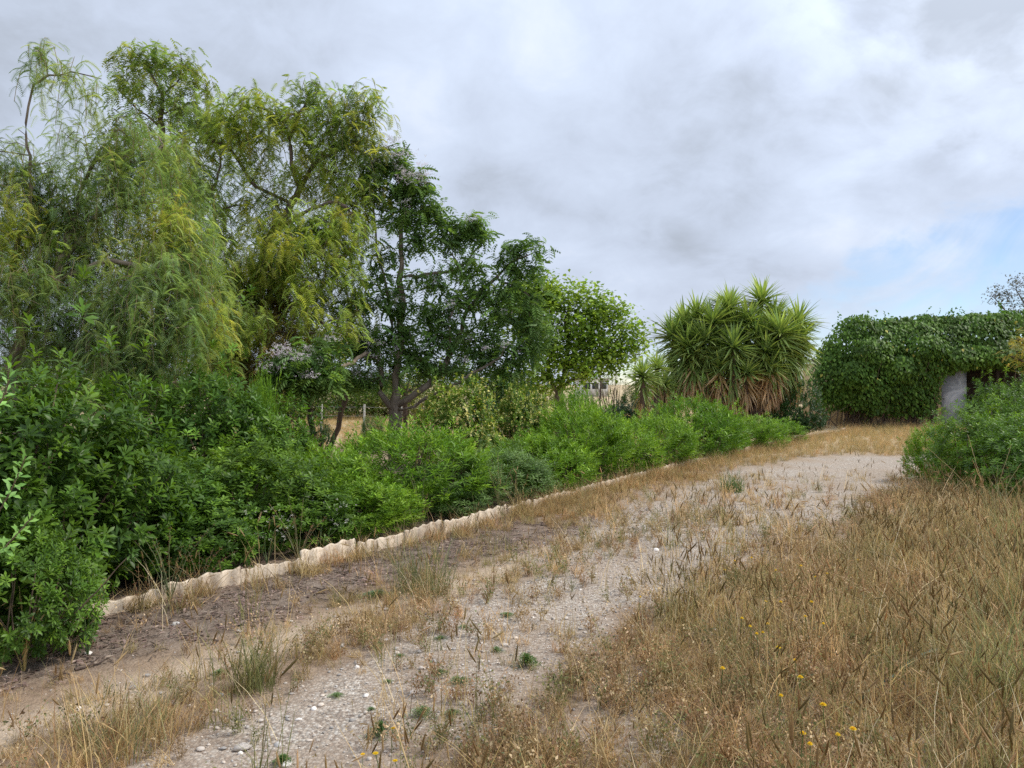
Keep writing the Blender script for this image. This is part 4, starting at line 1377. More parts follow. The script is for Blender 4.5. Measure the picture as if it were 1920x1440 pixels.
# far tree row behind the straw field: a few meshes copied
def far_meshes(seed, pal, hgt=4.5, r=2.6):
    global rng
    keep = rng
    rng = np.random.default_rng(seed)
    n = 190
    u = rdir(n) * rng.random((n, 1)) ** .4
    T = np.array([0, 0, hgt * .55]) + u * np.array([r, r, hgt * .45])
    T[:70, 2] = rng.uniform(.2, hgt * .4, 70)
    T[:, 2] = np.maximum(T[:, 2], .2)
    k = 34
    i = np.repeat(np.arange(n), k)
    P = T[i] + rng.normal(0, .24, (len(i), 3))
    bag = Bag()
    bag.add(*scatter(LEAF_OVAL[0], LEAF_OVAL[1][:2], P, rdir(len(i)), np.array([0, -.2, 1.0]) + rdir(len(i)) * .6, .26 * rng.uniform(.6, 1.3, len(i)), shades(n, pal, .22)[i] * np.exp(rng.normal(0, .15, (len(i), 1)))))
    c = bag.mesh('crown', M_BROAD)
    sb = Bag()
    pp = smooth_poly([np.array([0, 0, -.1]), np.array([.1, 0, hgt * .3]), np.array([0, .1, hgt * .7])], .3, .02)
    tube(sb, pp, np.linspace(.14, .05, len(pp)), 7, BARK_C)
    for j in range(8):
        q_ = T[rng.integers(n)]
        tube(sb, smooth_poly([pp[len(pp) // 3], (pp[len(pp) // 3] + q_) / 2 + [0, 0, .1], q_], .3, .03), [.05] * 1 + [.03] * 0 + list(np.linspace(.05, .015, len(smooth_poly([pp[len(pp) // 3], (pp[len(pp) // 3] + q_) / 2 + [0, 0, .1], q_], .3, .03)) - 1)), 4, BARK_C)
    tr = sb.mesh('trunk', M_BARK, smooth=True)
    rng = keep
    return c, tr


FARM = [far_meshes(21, [(.12, .17, .04), (.17, .21, .05), (.08, .12, .03)]), far_meshes(22, [(.07, .12, .03), (.10, .15, .035)]), far_meshes(23, [(.16, .19, .06), (.12, .14, .05), (.20, .18, .08)], 3.6, 2.8)]
far = [(-220, 40, 640, 0), (-60, 44, 655, 1), (90, 42, 640, 0), (200, 46, 650, 2), (310, 42, 655, 1), (420, 45, 660, 0), (505, 41, 690, 2), (570, 44, 698, 0), (640, 43, 702, 0), (700, 46, 700, 1), (765, 44, 695, 2), (840, 48, 695, 0),
       (920, 46, 690, 1), (990, 50, 700, 2), (1250, 60, 700, 1), (1330, 64, 705, 2), (1410, 60, 703, 0), (1480, 66, 708, 1), (1545, 60, 712, 2), (2080, 40, 640, 1)]
far_w = ['behind the near feathery tree', 'beyond the left fronds', 'beyond the dark shaded bush', 'left of the tallest slim tree', 'right of the tallest slim tree', 'behind the large weeping tree', 'beyond the tallest mound', 'above the left part of the straw field',
         'above the leaning thin trunk', 'above the silvery bush in the field', 'seen just right of the flowering tree trunk', 'behind the rounder mottled bush', 'behind the second mottled bush', 'below the light green tree',
         'left behind the large yucca', 'behind the middle of the large yucca', 'behind the brown yucca skirts', 'between the yucca and the dark bush', 'left of the shed', 'right of the shed']
for (px, d, top, k), w in zip(far, far_w):
    d *= .80 if 450 < px < 1000 else 1
    x = (px - 960) / 1400 * d
    h = EYE + (720 - top) / 1400 * d
    H0 = (4.5, 4.5, 3.6)[k]
    lab = ('yellow-green far tree ', 'dull green far tree ', 'dry olive far tree ')[k] + w
    t = thing('far_tree', lab, 'tree', (x, d, 0), GF)
    s = h / H0
    t.scale = (max(s, .8), max(s, .8), s)
    t.rotation_euler = (0, 0, random.uniform(0, 6))
    link('crown', FARM[k][0], t)
    link('trunk', FARM[k][1], t)

# distant pale buildings
white = plaster('white_render', (.66, .66, .66), (.78, .78, .77), 2)
roofm = plaster('pale_roof', (.40, .38, .36), (.52, .50, .48), 3)
paned = plaster('dark_glass', (.03, .035, .04), (.06, .07, .08))
for (px0, px1, py, d, lab) in ((1085, 1140, 712, 95, 'pale low building glimpsed under the light green tree'), (1488, 1535, 697, 90, 'white distant building glimpsed between the yucca and the shed')):
    x0, x1 = (px0 - 960) / 1400 * d, (px1 - 960) / 1400 * d
    zt = EYE + (720 - py) / 1400 * d
    base = np.array([x0, d, 0])
    t = thing('distant_building', lab, 'building', tuple(base))
    box('wall', (x0, d, 0), (x1, d + 6, zt), white, t, base)
    box('roof', (x0 - .3, d - .3, zt + .003), (x1 + .3, d + 6.3, zt + .25), roofm, t, base)
    for k in range(3):
        xx = x0 + (x1 - x0) * (.18 + .28 * k)
        box('window', (xx, d - .04, zt * .45), (xx + .8, d + .02, zt * .45 + .8), paned, t, base)

# fence at the far side of the straw field
def build_fence():
    m = plaster('pale_post', (.40, .39, .37), (.58, .57, .54), 8)
    pts = [(430, 24.0), (520, 23.4), (602, 22.8), (682, 22.2), (751, 21.8), (830, 21.4), (910, 21.0), (1000, 20.6)]
    P = [np.array([(px - 960) / 1400 * d, d, 0]) for px, d in pts]
    base = P[0]
    t = thing('wire_fence', 'thin wire fence on pale posts in the straw field behind the trees', 'fence', tuple(base))
    for p in P:
        b = Bag()
        tube(b, [p + [0, 0, -.1], p + [.02, 0, 1.0]], [.035, .032], 8, (1, 1, 1))
        V = b.mesh('post', m, base)
        link('post', V, t)
    for z in (.35, .65, .92):
        b = Bag()
        for a, c in zip(P[:-1], P[1:]):
            tube(b, [a + [0, 0, z], (a + c) / 2 + [0, 0, z - .02], c + [0, 0, z]], [.003] * 3, 3, (1, 1, 1))
        link('wire', b.mesh('wire', m, base), t)


build_fence()

# ------------------------------------------------------------------ grass, gravel and litter (nobody could count them)

STRAW = [(.52, .38, .185), (.66, .52, .29), (.38, .26, .12), (.48, .37, .17), (.19, .12, .055)]
RUST = [(.32, .20, .09), (.42, .28, .14), (.22, .135, .065), (.48, .36, .19), (.13, .085, .045)]
OLIVE = [(.20, .20, .08), (.28, .27, .11), (.36, .31, .14), (.12, .14, .05)]
PALE = [(.70, .60, .42), (.60, .49, .31)]
HEADC = [(.26, .17, .07), (.18, .12, .045), (.32, .23, .10), (.13, .09, .04)]
WEEDG = [(.09, .16, .045), (.12, .20, .06), (.07, .13, .04)]


def blades(bag, n, rad, h, w, pal, lean=.35, curve=.5, hv=.35, levels=3, base=None):
    B = np.zeros((n, 3))
    rr = rad * np.sqrt(rng.random(n))
    a = rng.random(n) * 6.283
    B[:, 0], B[:, 1] = rr * np.cos(a), rr * np.sin(a)
    if base is not None:
        B += base
    az = rng.random(n) * 6.283
    o = np.stack([np.cos(az), np.sin(az), np.zeros(n)], 1)
    H = h * np.exp(rng.normal(0, hv, n) * 1.25)
    ln = lean * rng.random(n)
    cv = curve * rng.random(n)
    s = np.cross(o, [0, 0, 1.0]) + rng.normal(0, .5, (n, 3)) * [1, 1, 0]
    s = nrm(s)
    V = []
    for i in range(levels):
        t = i / levels
        c = B + H[:, None] * (t * np.array([0, 0, 1.0]) * (1 - .3 * cv * t)[:, None] + o * (ln * t + cv * t * t)[:, None])
        ww = w * (1 - .5 * t)
        V += [c + s * ww / 2, c - s * ww / 2]
    t = 1.0
    V.append(B + H[:, None] * (np.array([0, 0, 1.0]) * (1 - .3 * cv)[:, None] + o * (ln + cv)[:, None]))
    V = np.stack(V, 1)
    k = V.shape[1]
    F = []
    for i in range(levels - 1):
        F += [[2 * i, 2 * i + 1, 2 * i + 3], [2 * i, 2 * i + 3, 2 * i + 2]]
    F.append([2 * levels - 2, 2 * levels - 1, 2 * levels])
    T = (np.array(F)[None] + (np.arange(n) * k)[:, None, None]).reshape(-1, 3)
    C = np.repeat(shades(n, pal, .2), k, axis=0)
    bag.add(V.reshape(-1, 3), T, C)
    tip_dir = nrm(V[:, -1] - V[:, -3])
    return V[:, -1], tip_dir, H


def spindle_t(awns=7):
    V = [[0, 0, 0]]
    prof = ((.22, .046), (.6, .05), (.9, .024))
    for x, r in prof:
        for k in range(4):
            a = k * math.pi / 2
            V.append([x, r * math.cos(a), r * math.sin(a)])
    V.append([1.05, 0, 0])
    T = []
    for k in range(4):
        T.append([0, 1 + k, 1 + (k + 1) % 4])
    for j in range(2):
        for k in range(4):
            a, b = 1 + j * 4 + k, 1 + j * 4 + (k + 1) % 4
            T += [[a, a + 4, b + 4], [a, b + 4, b]]
    for k in range(4):
        T.append([9 + k, 13, 9 + (k + 1) % 4])
    for i in range(awns):
        x = .25 + .7 * i / awns
        a = i * 2.4
        y, z = math.cos(a), math.sin(a)
        b = len(V)
        V += [[x, y * .04, z * .04], [x + .05, y * .04, z * .04], [x + .62, y * .16, z * .16]]
        T.append([b, b + 1, b + 2])
    return np.array(V, float), np.array(T)


SPK = spindle_t()


def proto(name, bag, mat):
    o = bpy.data.objects.new(name, bag.mesh(name, mat))
    return o


def protos_for(prefix, makers):
    c = bpy.data.collections.new(prefix)
    for i, f in enumerate(makers):
        b = Bag()
        mat = f(b)
        c.objects.link(proto('%s %s' % (prefix, 'abcdefghijklmnop'[i]), b, mat))
    return c


def scatter_stuff(name, coll, P, rz, tilt, scl, idx, kind_label=None):
    me = bpy.data.meshes.new(name)
    n = len(P)
    me.vertices.add(n)
    me.vertices.foreach_set('co', np.asarray(P, np.float32).ravel())
    a = me.attributes.new('rot', 'FLOAT_VECTOR', 'POINT')
    a.data.foreach_set('vector', np.stack([tilt[:, 0], tilt[:, 1], rz], 1).astype(np.float32).ravel())
    a = me.attributes.new('scl', 'FLOAT', 'POINT')
    a.data.foreach_set('value', np.asarray(scl, np.float32))
    a = me.attributes.new('idx', 'INT', 'POINT')
    a.data.foreach_set('value', np.asarray(idx, np.int32))
    o = bpy.data.objects.new(name, me)
    COL.objects.link(o)
    o['kind'] = 'stuff'
    ng = bpy.data.node_groups.new(name, 'GeometryNodeTree')
    ng.interface.new_socket('Geometry', in_out='INPUT', socket_type='NodeSocketGeometry')
    ng.interface.new_socket('Geometry', in_out='OUTPUT', socket_type='NodeSocketGeometry')
    N = ng.nodes
    gi, go = N.new('NodeGroupInput'), N.new('NodeGroupOutput')
    ip = N.new('GeometryNodeInstanceOnPoints')
    ci = N.new('GeometryNodeCollectionInfo')
    ci.inputs['Collection'].default_value = coll
    ci.inputs['Separate Children'].default_value = True
    ci.inputs['Reset Children'].default_value = True
    at = {}
    for nm, ty in (('rot', 'FLOAT_VECTOR'), ('scl', 'FLOAT'), ('idx', 'INT')):
        x = N.new('GeometryNodeInputNamedAttribute')
        x.data_type = ty
        x.inputs['Name'].default_value = nm
        at[nm] = [s for s in x.outputs if s.enabled and s.name == 'Attribute'][0]
    e2r = N.new('FunctionNodeEulerToRotation')
    Lk = ng.links.new
    Lk(gi.outputs[0], ip.inputs['Points'])
    Lk(ci.outputs[0], ip.inputs['Instance'])
    ip.inputs['Pick Instance'].default_value = True
    Lk(at['idx'], ip.inputs['Instance Index'])
    Lk(at['rot'], e2r.inputs[0])
    Lk(e2r.outputs[0], ip.inputs['Rotation'])
    Lk(at['scl'], ip.inputs['Scale'])
    Lk(ip.outputs[0], go.inputs[0])
    md = o.modifiers.new('scatter', 'NODES')
    md.node_group = ng
    return o


def field(n, y0, y1, side=.78, extra=1.2):
    """candidate points over the visible wedge, evenly spread over the ground"""
    y = np.sqrt(rng.uniform(y0 ** 2, y1 ** 2, n))
    x = rng.uniform(-1, 1, n) * (y * side + extra)
    return x, y


def place(name, coll, x, y, keep, smin, smax, nproto, tilt=.12, zoff=0.0, tallfun=None):
    x, y = x[keep], y[keep]
    n = len(x)
    z = gz(x, y) + zoff
    s = rng.uniform(smin, smax, n)
    if tallfun is not None:
        s *= tallfun(x, y)
    return scatter_stuff(name, coll, np.stack([x, y, z], 1), rng.random(n) * 6.283, rng.normal(0, tilt, (n, 2)), s, rng.integers(0, nproto, n))


def tuft(pal, n, rad, h, w, lean=.8, curve=.8, pal2=None, n2=0):
    def f(b):
        blades(b, n, rad, h, w, pal, lean, curve)
        if n2:
            blades(b, n2, rad, h * .8, w, pal2, lean, curve)
        return M_STRAW
    return f


def barley(pal, n, h, headl, rad=.09, leaves=16, headpal=None, nod=.35):
    def f(b):
        tips, td, H = blades(b, n, rad, h, .0035, pal, .18, nod, .15, levels=4)
        dr = nrm(td * .7 + np.array([0, 0, .3]) + rng.normal(0, .22, td.shape) - np.array([0, 0, .25]))
        b.add(*scatter(SPK[0], SPK[1], tips - td * .005, dr, rdir(n), headl * rng.uniform(.75, 1.15, n), shades(n, headpal or HEADC, .18)))
        blades(b, leaves, rad * 1.2, h * .45, .005, pal, .4, .7)
        return M_STRAW
    return f


HEADP = [(.34, .25, .125), (.42, .32, .17), (.27, .19, .09)]
C_SHORT = protos_for('dry grass tuft', [
    tuft(STRAW, 46, .07, .10, .0032), tuft(RUST, 50, .07, .09, .003), tuft(STRAW + RUST, 46, .08, .13, .0032),
    tuft(STRAW, 30, .08, .11, .0035, pal2=OLIVE, n2=16), tuft(RUST + OLIVE, 40, .09, .12, .0032)])


def forb(col, leafc, n=8, h=.15, bits=12):
    def f(b):
        tips, td, H = blades(b, n, .03, h, .0035, col, .6, .5, .2, levels=4)
        k = np.repeat(np.arange(n), bits)
        fr = rng.uniform(.25, 1.05, len(k))
        P = tips[k] * np.stack([fr ** 1.5, fr ** 1.5, fr], 1) + rng.normal(0, .008, (len(k), 3))
        P[:, 2] = np.maximum(P[:, 2], .004)
        b.add(*scatter(LEAF_OVAL[0], LEAF_OVAL[1], P, rdir(len(k)) + [0, 0, .3], rdir(len(k)), .014 * rng.uniform(.5, 1.4, len(k)), shades(len(k), leafc, .25)))
        return M_STRAW
    return f


BR = [(.24, .15, .08), (.15, .095, .055), (.34, .23, .13)]
C_FORB = protos_for('dead weed', [
    forb(BR, BR), forb(BR, [(.40, .30, .18), (.28, .19, .10)], 10, .12), forb(STRAW, [(.50, .40, .24), (.30, .22, .12)], 9, .17),
    forb(OLIVE, [(.20, .21, .09), (.28, .25, .11), (.12, .15, .06)], 8, .13), forb(BR, [(.16, .19, .09), (.24, .17, .09)], 9, .10)])
C_MID = protos_for('tall grass tuft', [
    tuft(STRAW, 40, .09, .24, .0042, .6, .7), tuft(STRAW + OLIVE, 44, .10, .22, .004, .7, .8), tuft(RUST + STRAW, 40, .09, .20, .004, .6, .7),
    tuft(OLIVE, 46, .10, .25, .0038, .45, .5), tuft(PALE + STRAW, 26, .10, .26, .0036, .6, .8)])
C_BAR = protos_for('wild barley', [
    barley(STRAW, 7, .34, .08), barley(OLIVE, 6, .38, .09, headpal=HEADC), barley(STRAW + RUST, 4, .28, .065), barley(STRAW, 7, .40, .075, headpal=HEADP),
    barley(PALE + STRAW, 3, .44, .08, leaves=6, headpal=HEADP, nod=.8)])


def pebble(seed, white=False):
    def f(b):
        import bmesh
        bm = bmesh.new()
        bmesh.ops.create_icosphere(bm, subdivisions=1, radius=.5)
        V = np.array([v.co[:] for v in bm.verts])
        T = np.array([[v.index for v in fc.verts] for fc in bm.faces])
        bm.free()
        r2 = np.random.default_rng(seed)
        V = V * r2.uniform(.55, 1.05, 3) * [1, 1, .62] + r2.normal(0, .06, V.shape)
        b.add(V, T, np.ones(3))
        return M_WHITE if white else M_STONE
    return f


C_ARC = protos_for('arching straw', [
    barley(PALE, 2, .50, .09, leaves=3, headpal=HEADP, nod=1.4), barley(PALE + STRAW, 2, .55, .10, leaves=4, headpal=HEADP, nod=1.1), barley(PALE, 2, .45, .08, leaves=2, headpal=HEADP, nod=1.6)])
C_PEB = protos_for('gravel stone', [pebble(i, i == 5) for i in range(6)])


def litter_p(kind):
    def f(b):
        if kind == 'leaf':
            n = 9
            P = np.concatenate([rng.uniform(-.06, .06, (n, 2)), rng.uniform(.002, .012, (n, 1))], 1)
            A = rdir(n) * [1, 1, .25]
            b.add(*scatter(LEAF_OBL[0], LEAF_OBL[1], P, A, np.array([0, 0, 1.0]) + rdir(n) * .35, .045 * rng.uniform(.6, 1.2, n), shades(n, [(.20, .14, .12), (.30, .23, .20), (.12, .08, .07), (.38, .30, .24)], .2)))
        else:
            for _ in range(4):
                c = np.append(rng.uniform(-.06, .06, 2), .006)
                a = rng.random() * 6.28
                L = rng.uniform(.03, .11)
                dv = np.array([math.cos(a), math.sin(a), rng.uniform(-.05, .12)]) * L / 2
                tube(b, [c - dv, c + rng.normal(0, .004, 3), c + dv], [.0022, .003, .0015], 4, np.array([.22, .17, .14]) * rng.uniform(.5, 1.6))
        return M_STRAW
    return f


C_LIT = protos_for('leaf litter', [litter_p('leaf'), litter_p('leaf'), litter_p('twig'), litter_p('twig')])


def strip_of(m, y):
    return np.exp(-((m['u'] - 1.75 - m['n1']) / .42) ** 2) * (y < 9)


def build_stuff():
    # short grass everywhere but the wheel-worn gravel
    x, y = field(42000, 1.9, 13)
    m = masks(x, y)
    patch = sstep(-.02, .12, fbm(x * 1.1 + 3, y * 1.1) - .47)
    strip = np.exp(-((m['u'] - 1.75 - m['n1']) / .42) ** 2) * (y < 9) + sstep(7.5, 9.5, y) * (m['u'] > .05) * (1 - sstep(.7, 1.2, m['u'] + m['n1'])) * 1.3
    clump = sstep(-.06, .08, fbm(x * 1.7 + 1, y * 1.7 + 6) - .46)
    dens = np.clip(m['right'] * (.10 + .42 * np.maximum(clump, sstep(1.5, 3.5, x - .2 * y))) + .42 * strip * (.25 + patch) + .06 + .10 * patch, 0, 1) * (m['u'] > .04)
    dens *= 1 - .93 * m['gravel'] * (1 - .25 * patch) * (1 - .8 * m['right'])
    dens *= 1 - .85 * np.clip(m['litter'] - strip, 0, 1)
    keep = rng.random(len(x)) < dens
    place('short_dry_grass', C_SHORT, x, y, keep, .4, 1.15, 5, tallfun=lambda a, b: np.where(masks(a, b)['right'] > .5, 1.0, .72))
    # dead weeds mixed in
    x, y = field(26000, 1.9, 11)
    m = masks(x, y)
    pt = sstep(.42, .58, fbm(x * 1.5 + 21, y * 1.5 + 4))
    dens = sstep(-.35, .35, m['sp'] * m['dp'] - m['w'] + .8 * m['n1']) * (.25 + .6 * pt) + .16 * strip_of(m, y) + .035
    keep = (rng.random(len(x)) < dens * (1 - .6 * m['litter'])) & (m['u'] > .04)
    place('dead_weeds', C_FORB, x, y, keep, .5, 1.2, 5, .15)
    # taller grass on the right
    x, y = field(30000, 1.9, 14)
    m = masks(x, y)
    rr = sstep(.25, 1.3, m['sp'] * m['dp'] - m['w'] + 1.0 * m['n1'])
    far_r = sstep(1.2, 3.2, x - .28 * y)
    cl2 = sstep(.0, .12, fbm(x * 1.2 + 9, y * 1.2) - .47)
    dens = np.clip(rr * (.03 + .20 * cl2 + .46 * far_r * (.25 + .75 * cl2)), 0, 1)
    st = np.exp(-((m['u'] - 1.7 - m['n1']) / .3) ** 2) * (y < 8) * sstep(.0, .1, fbm(x * 1.4, y * 1.4 + 8) - .5)
    dens = np.clip(dens + .07 * st, 0, 1) * (m['u'] > .1)
    keep = rng.random(len(x)) < dens
    place('tall_dry_grass', C_MID, x, y, keep, .55, 1.25, 5, .16, tallfun=lambda a, b: .55 + .45 * sstep(0, 2.5, a - .28 * b))
    # barley with seed heads
    x, y = field(9500, 2.0, 12.5)
    m = masks(x, y)
    rr = sstep(.0, .8, m['sp'] * m['dp'] - m['w'] + 1.0 * m['n1'])
    cl = sstep(.02, .16, fbm(x * .9 + 7, y * .9 + 2) - .46)
    dens = rr * (.18 + .80 * cl) + .04 + .28 * np.exp(-(((x - 2.2) / .9) ** 2 + ((y - 7.6) / 1.3) ** 2)) + .12 * np.exp(-(((x + .3) / .6) ** 2 + ((y - 4.0) / .9) ** 2)) * (m['u'] > .1) + .10 * np.exp(-((m['u'] - 1.7) / .35) ** 2) * (y < 8)
    keep = (rng.random(len(x)) < dens) & (m['u'] > .1)
    place('wild_barley', C_BAR, x, y, keep, .6, 1.15, 5, .08)
    x, y = field(1500, 2.0, 9)
    m = masks(x, y)
    keep = (rng.random(len(x)) < .9 * sstep(.8, 2.2, x - .15 * y) * m['right'])
    place('arching_straw', C_ARC, x, y, keep, .7, 1.2, 3, .2)
    # far golden grass between track and shed, and the straw field behind the trees
    x = np.concatenate([rng.uniform(3.5, 22, 9000), rng.uniform(-14, 6, 7000), rng.uniform(6, 24, 1500)])
    y = np.concatenate([rng.uniform(12.5, 27, 9000), rng.uniform(18, 40, 7000), rng.uniform(28, 45, 1500)])
    m = masks(x, y)
    keep = ((m['u'] > .1) & (rng.random(len(x)) < (1 - m['gravel'] * 1.05) * np.where(m['u'] > .1, .9, 1))) | ((m['u'] < -1.5) & (y > 17.5))
    keep &= ~((x > 15.5) & (y > 27.3))
    place('golden_field_grass', C_MID, x, y, keep, .4, .85, 3, .15)
    # grass along the foot of the hedge and between shrubs
    s = rng.uniform(0, 1, 2600)
    k = rng.integers(1, len(EDGE) - 1, 2600)
    a, b = EDGE[k - 0], EDGE[np.minimum(k + 1, len(EDGE) - 1)]
    p = a * (1 - s[:, None]) + b * s[:, None]
    nn = np.array([.83, -.56])
    off = rng.normal(.10, .14, 2600)
    p = p + nn * off[:, None]
    x, y = p[:, 0], p[:, 1]
    m = masks(x, y)
    keep = ((fbm(x * .9, y * .9 + 4) > .47) | (y > 9.5)) & (np.abs(m['u']) > .03) & (rng.random(2600) < np.where(m['u'] > 0, np.where(y > 9, .6, .2), .3))
    place('edging_grass', C_SHORT, x, y, keep, .7, 1.3, 5, .15)
    # gravel
    x, y = field(52000, 1.9, 10)
    m = masks(x, y)
    dens = .9 * m['gravel'] + .22 * (m['u'] > .05) * (1 - m['litter'] * .8) + .5 * m['right'] * (fbm(x * 1.7, y * 1.7) > .5)
    keep = (rng.random(len(x)) < dens) & (m['u'] > .03)
    x, y = x[keep], y[keep]
    n = len(x)
    s = .0085 * np.exp(rng.normal(0, .42, n)) * (1 + .06 * y)
    scatter_stuff('loose_gravel', C_PEB, np.stack([x, y, gz(x, y) + s * .12], 1), rng.random(n) * 6.28, rng.normal(0, .3, (n, 2)), s, np.minimum(rng.integers(0, 14, n), 13) % 6 if False else np.where(rng.random(n) < .05, 5, rng.integers(0, 5, n)))
    # litter
    x, y = field(26000, 2.2, 11)
    m = masks(x, y)
    keep = rng.random(len(x)) < np.clip(.75 * m['litter'] + .10 * m['right'] + .25 * (m['bed'] * (m['u'] > -.5)), 0, 1)
    place('leaf_litter', C_LIT, x, y, keep, .7, 1.25, 4, .06, .004)


build_stuff()

# ------------------------------------------------------------------ single small things

def rock_mesh(seed, dims, mat):
    import bmesh
    bm = bmesh.new()
    bmesh.ops.create_icosphere(bm, subdivisions=2, radius=.5)
    V = np.array([v.co[:] for v in bm.verts])
    T = np.array([[v.index for v in fc.verts] for fc in bm.faces])
    bm.free()
    r2 = np.random.default_rng(seed)
    for _ in range(7):
        d = nrm(r2.normal(size=3))
        c = r2.uniform(.25, .42)
        s = V @ d
        V = V - np.maximum(s - c, 0)[:, None] * d * .9
    V = V * np.asarray(dims) + r2.normal(0, .008, V.shape) * np.asarray(dims)
    return make_mesh('stone', V, T, None, None, False, [mat])


ROCKS = [rock_mesh(40 + i, (1, r, h), M_STONE) for i, (r, h) in enumerate(((.7, .4), (.8, .5), (.6, .35), (.9, .45), (.75, .6)))]
ROCKW = [rock_mesh(60 + i, (1, r, h), M_WHITE) for i, (r, h) in enumerate(((.8, .6), (.75, .45)))]


def stone(px, py, size_px, label, white=False, group=None):
    x, y = G(px, py)
    s = size_px / 1400 * y
    o = link('stone', (ROCKW if white else ROCKS)[random.randrange(2 if white else 5)])
    o.location = (x, y, float(gz(x, y)) + s * .10)
    o.scale = (s, s, s)
    o.rotation_euler = (random.uniform(-.15, .15), random.uniform(-.15, .15), random.uniform(0, 6.28))
    meta(o, label, 'stone', group)


stone(329, 1172, 17, 'chalk-white stone lying on the leaf litter below the edging', True)
stone(165, 1227, 16, 'white rounded stone left in the litter near the lower shrub', True)
stone(146, 1327, 20, 'flat white stone on the bare earth at lower left', True)
stone(456, 1402, 40, 'broad flat pale stone in the gravel at the bottom')
stone(537, 1432, 24, 'bluish white stone at the bottom edge beside a green weed', True)
stone(686, 1306, 16, 'whitish stone standing out in the middle of the gravel', True)
stone(325, 1320, 22, 'flat pinkish stone in the sandy strip')
stone(600, 1185, 16, 'pale stone under the grass ridge, far from the others')
stone(1506, 1276, 20, 'white stone below the yellow flower in the dry grass', True)
stone(1230, 1033, 14, 'white stone alone on the far gravel', True)
stone(560, 1350, 14, 'small whitish stone left of the gravel weeds', True)
GS = 'loose stones scattered over the track'
spots = []
while len(spots) < 120:
    px, py = random.uniform(0, 1500), random.uniform(1060, 1438)
    x, y = G(px, py)
    mm = masks(np.array([x]), np.array([y]))
    if mm['u'][0] > .1 and random.random() < .12 + mm['gravel'][0] + .4 * mm['sand'][0]:
        spots.append((px, py))
for px, py in spots:
    stone(px, py, random.uniform(6, 14) * (py - 720) / 600 + 3, 'small loose pale stone lying among the gravel of the track', random.random() < .12, GS)


# grey-green weed mats
def weed_mesh(seed, r, h, n, pal, ll=.018):
    global rng
    keep = rng
    rng = np.random.default_rng(seed)
    b = Bag()
    a = rng.choice(rng.random(13) * 6.283, n) + rng.normal(0, .16, n)
    rr = np.abs(rng.normal(0, .5, n))
    P = np.stack([r * rr * np.cos(a), r * rr * np.sin(a), h * np.clip(1 - rr ** 2, .08, 1) * rng.uniform(.2, 1, n)], 1)
    A = nrm(np.stack([np.cos(a), np.sin(a), rng.uniform(0, 1.4, n)], 1) + rdir(n) * .5)
    b.add(*scatter(LEAF_NAR[0], LEAF_NAR[1], P, A, np.array([0, 0, 1.0]) + rdir(n) * .4, ll * rng.uniform(.6, 1.3, n), shades(n, pal, .2), SW=ll * 1.6 * np.ones(n)))
    sb = Bag()
    for i in range(10):
        q_ = P[rng.integers(n)]
        tube(sb, [np.zeros(3), q_ * .5 + [0, 0, .004], q_], [.0018, .0015, .001], 4, BARK_C)
    out = b.mesh('leaves', M_SHRUB), sb.mesh('stems', M_TWIG)
    rng = keep
    return out


WG = [(.15, .23, .10), (.20, .28, .13), (.12, .18, .08)]
WEEDS = [weed_mesh(71, .10, .035, 700, WG), weed_mesh(72, .10, .05, 700, WG), weed_mesh(73, .10, .09, 900, WEEDG, .022)]


def weed(px, py, wpx, label, k=0, hs=1.0, group='green weeds rooted in the gravel'):
    x, y = G(px, py)
    s = wpx / 2 / 1400 * y / .10
    t = thing('green_weed', label, 'weed', (x, y, float(gz(x, y))), group)
    t.scale = (s, s, s * hs)
    t.rotation_euler = (0, 0, random.uniform(0, 6))
    link('leaves', WEEDS[k][0], t)
    link('stems', WEEDS[k][1], t)


for a in ((862, 1282, 50, 'grey-green weed mat in mid-gravel, the wider of two side by side', 0), (826, 1264, 30, 'small round weed mat just left of the wider one', 1), (790, 1345, 56, 'largest grey-green weed mat below the middle of the gravel', 1),
          (846, 1342, 38, 'looser weed mat right of the largest one', 0), (630, 1308, 30, 'small green weed beside a patch of dry grass in the gravel', 1), (696, 1334, 20, 'tiny weed standing alone left of the largest mat', 1),
          (715, 1378, 52, 'ragged weed among yellow flowers at the bottom of the gravel', 2), (728, 1278, 22, 'tiny flat weed above the whitish stone', 0), (750, 1230, 22, 'tiny flat weed at the upper edge of the near gravel', 0),
          (826, 1198, 26, 'weed mat below the grass ridge, left of the others there', 0), (870, 1178, 22, 'weed tuft close under the grass ridge', 1), (950, 1155, 34, 'weed mat where the gravel narrows', 0), (985, 1250, 50, 'dark weed mat under barley stalks', 2),
          (412, 1262, 32, 'green weed on the sandy strip by the dense dry tuft', 1), (530, 1432, 40, 'weed cut by the bottom edge next to the bluish stone', 2), (705, 1120, 60, 'wide low green weed under the ridge grasses', 0),
          (930, 1222, 30, 'small weed among barley right of the gravel', 1)):
    weed(*a)


def green_grass(px, py, label, hpx, wpx, n, pal, seed):
    global rng
    keep = rng
    rng = np.random.default_rng(seed)
    x, y = G(px, py)
    t = thing('green_grass_clump', label, 'grass clump', (x, y, float(gz(x, y))))
    b = Bag()
    H = hpx / 1400 * y
    blades(b, n, wpx / 2 / 1400 * y, H, .004, pal, .45, .6, .3, 4)
    link('blades', b.mesh('blades', M_STRAW), t, kind='stuff')
    b = Bag()
    tips, td, _ = blades(b, max(6, n // 25), wpx / 2.4 / 1400 * y, H * 1.2, .003, STRAW, .3, .3, .15, 4)
    b.add(*scatter(SPK[0], SPK[1], tips, td, rdir(len(tips)), np.full(len(tips), .05), shades(len(tips), HEADC + OLIVE, .15)))
    link('seed_stalks', b.mesh('seed_stalks', M_STRAW), t, kind='stuff')
    rng = keep


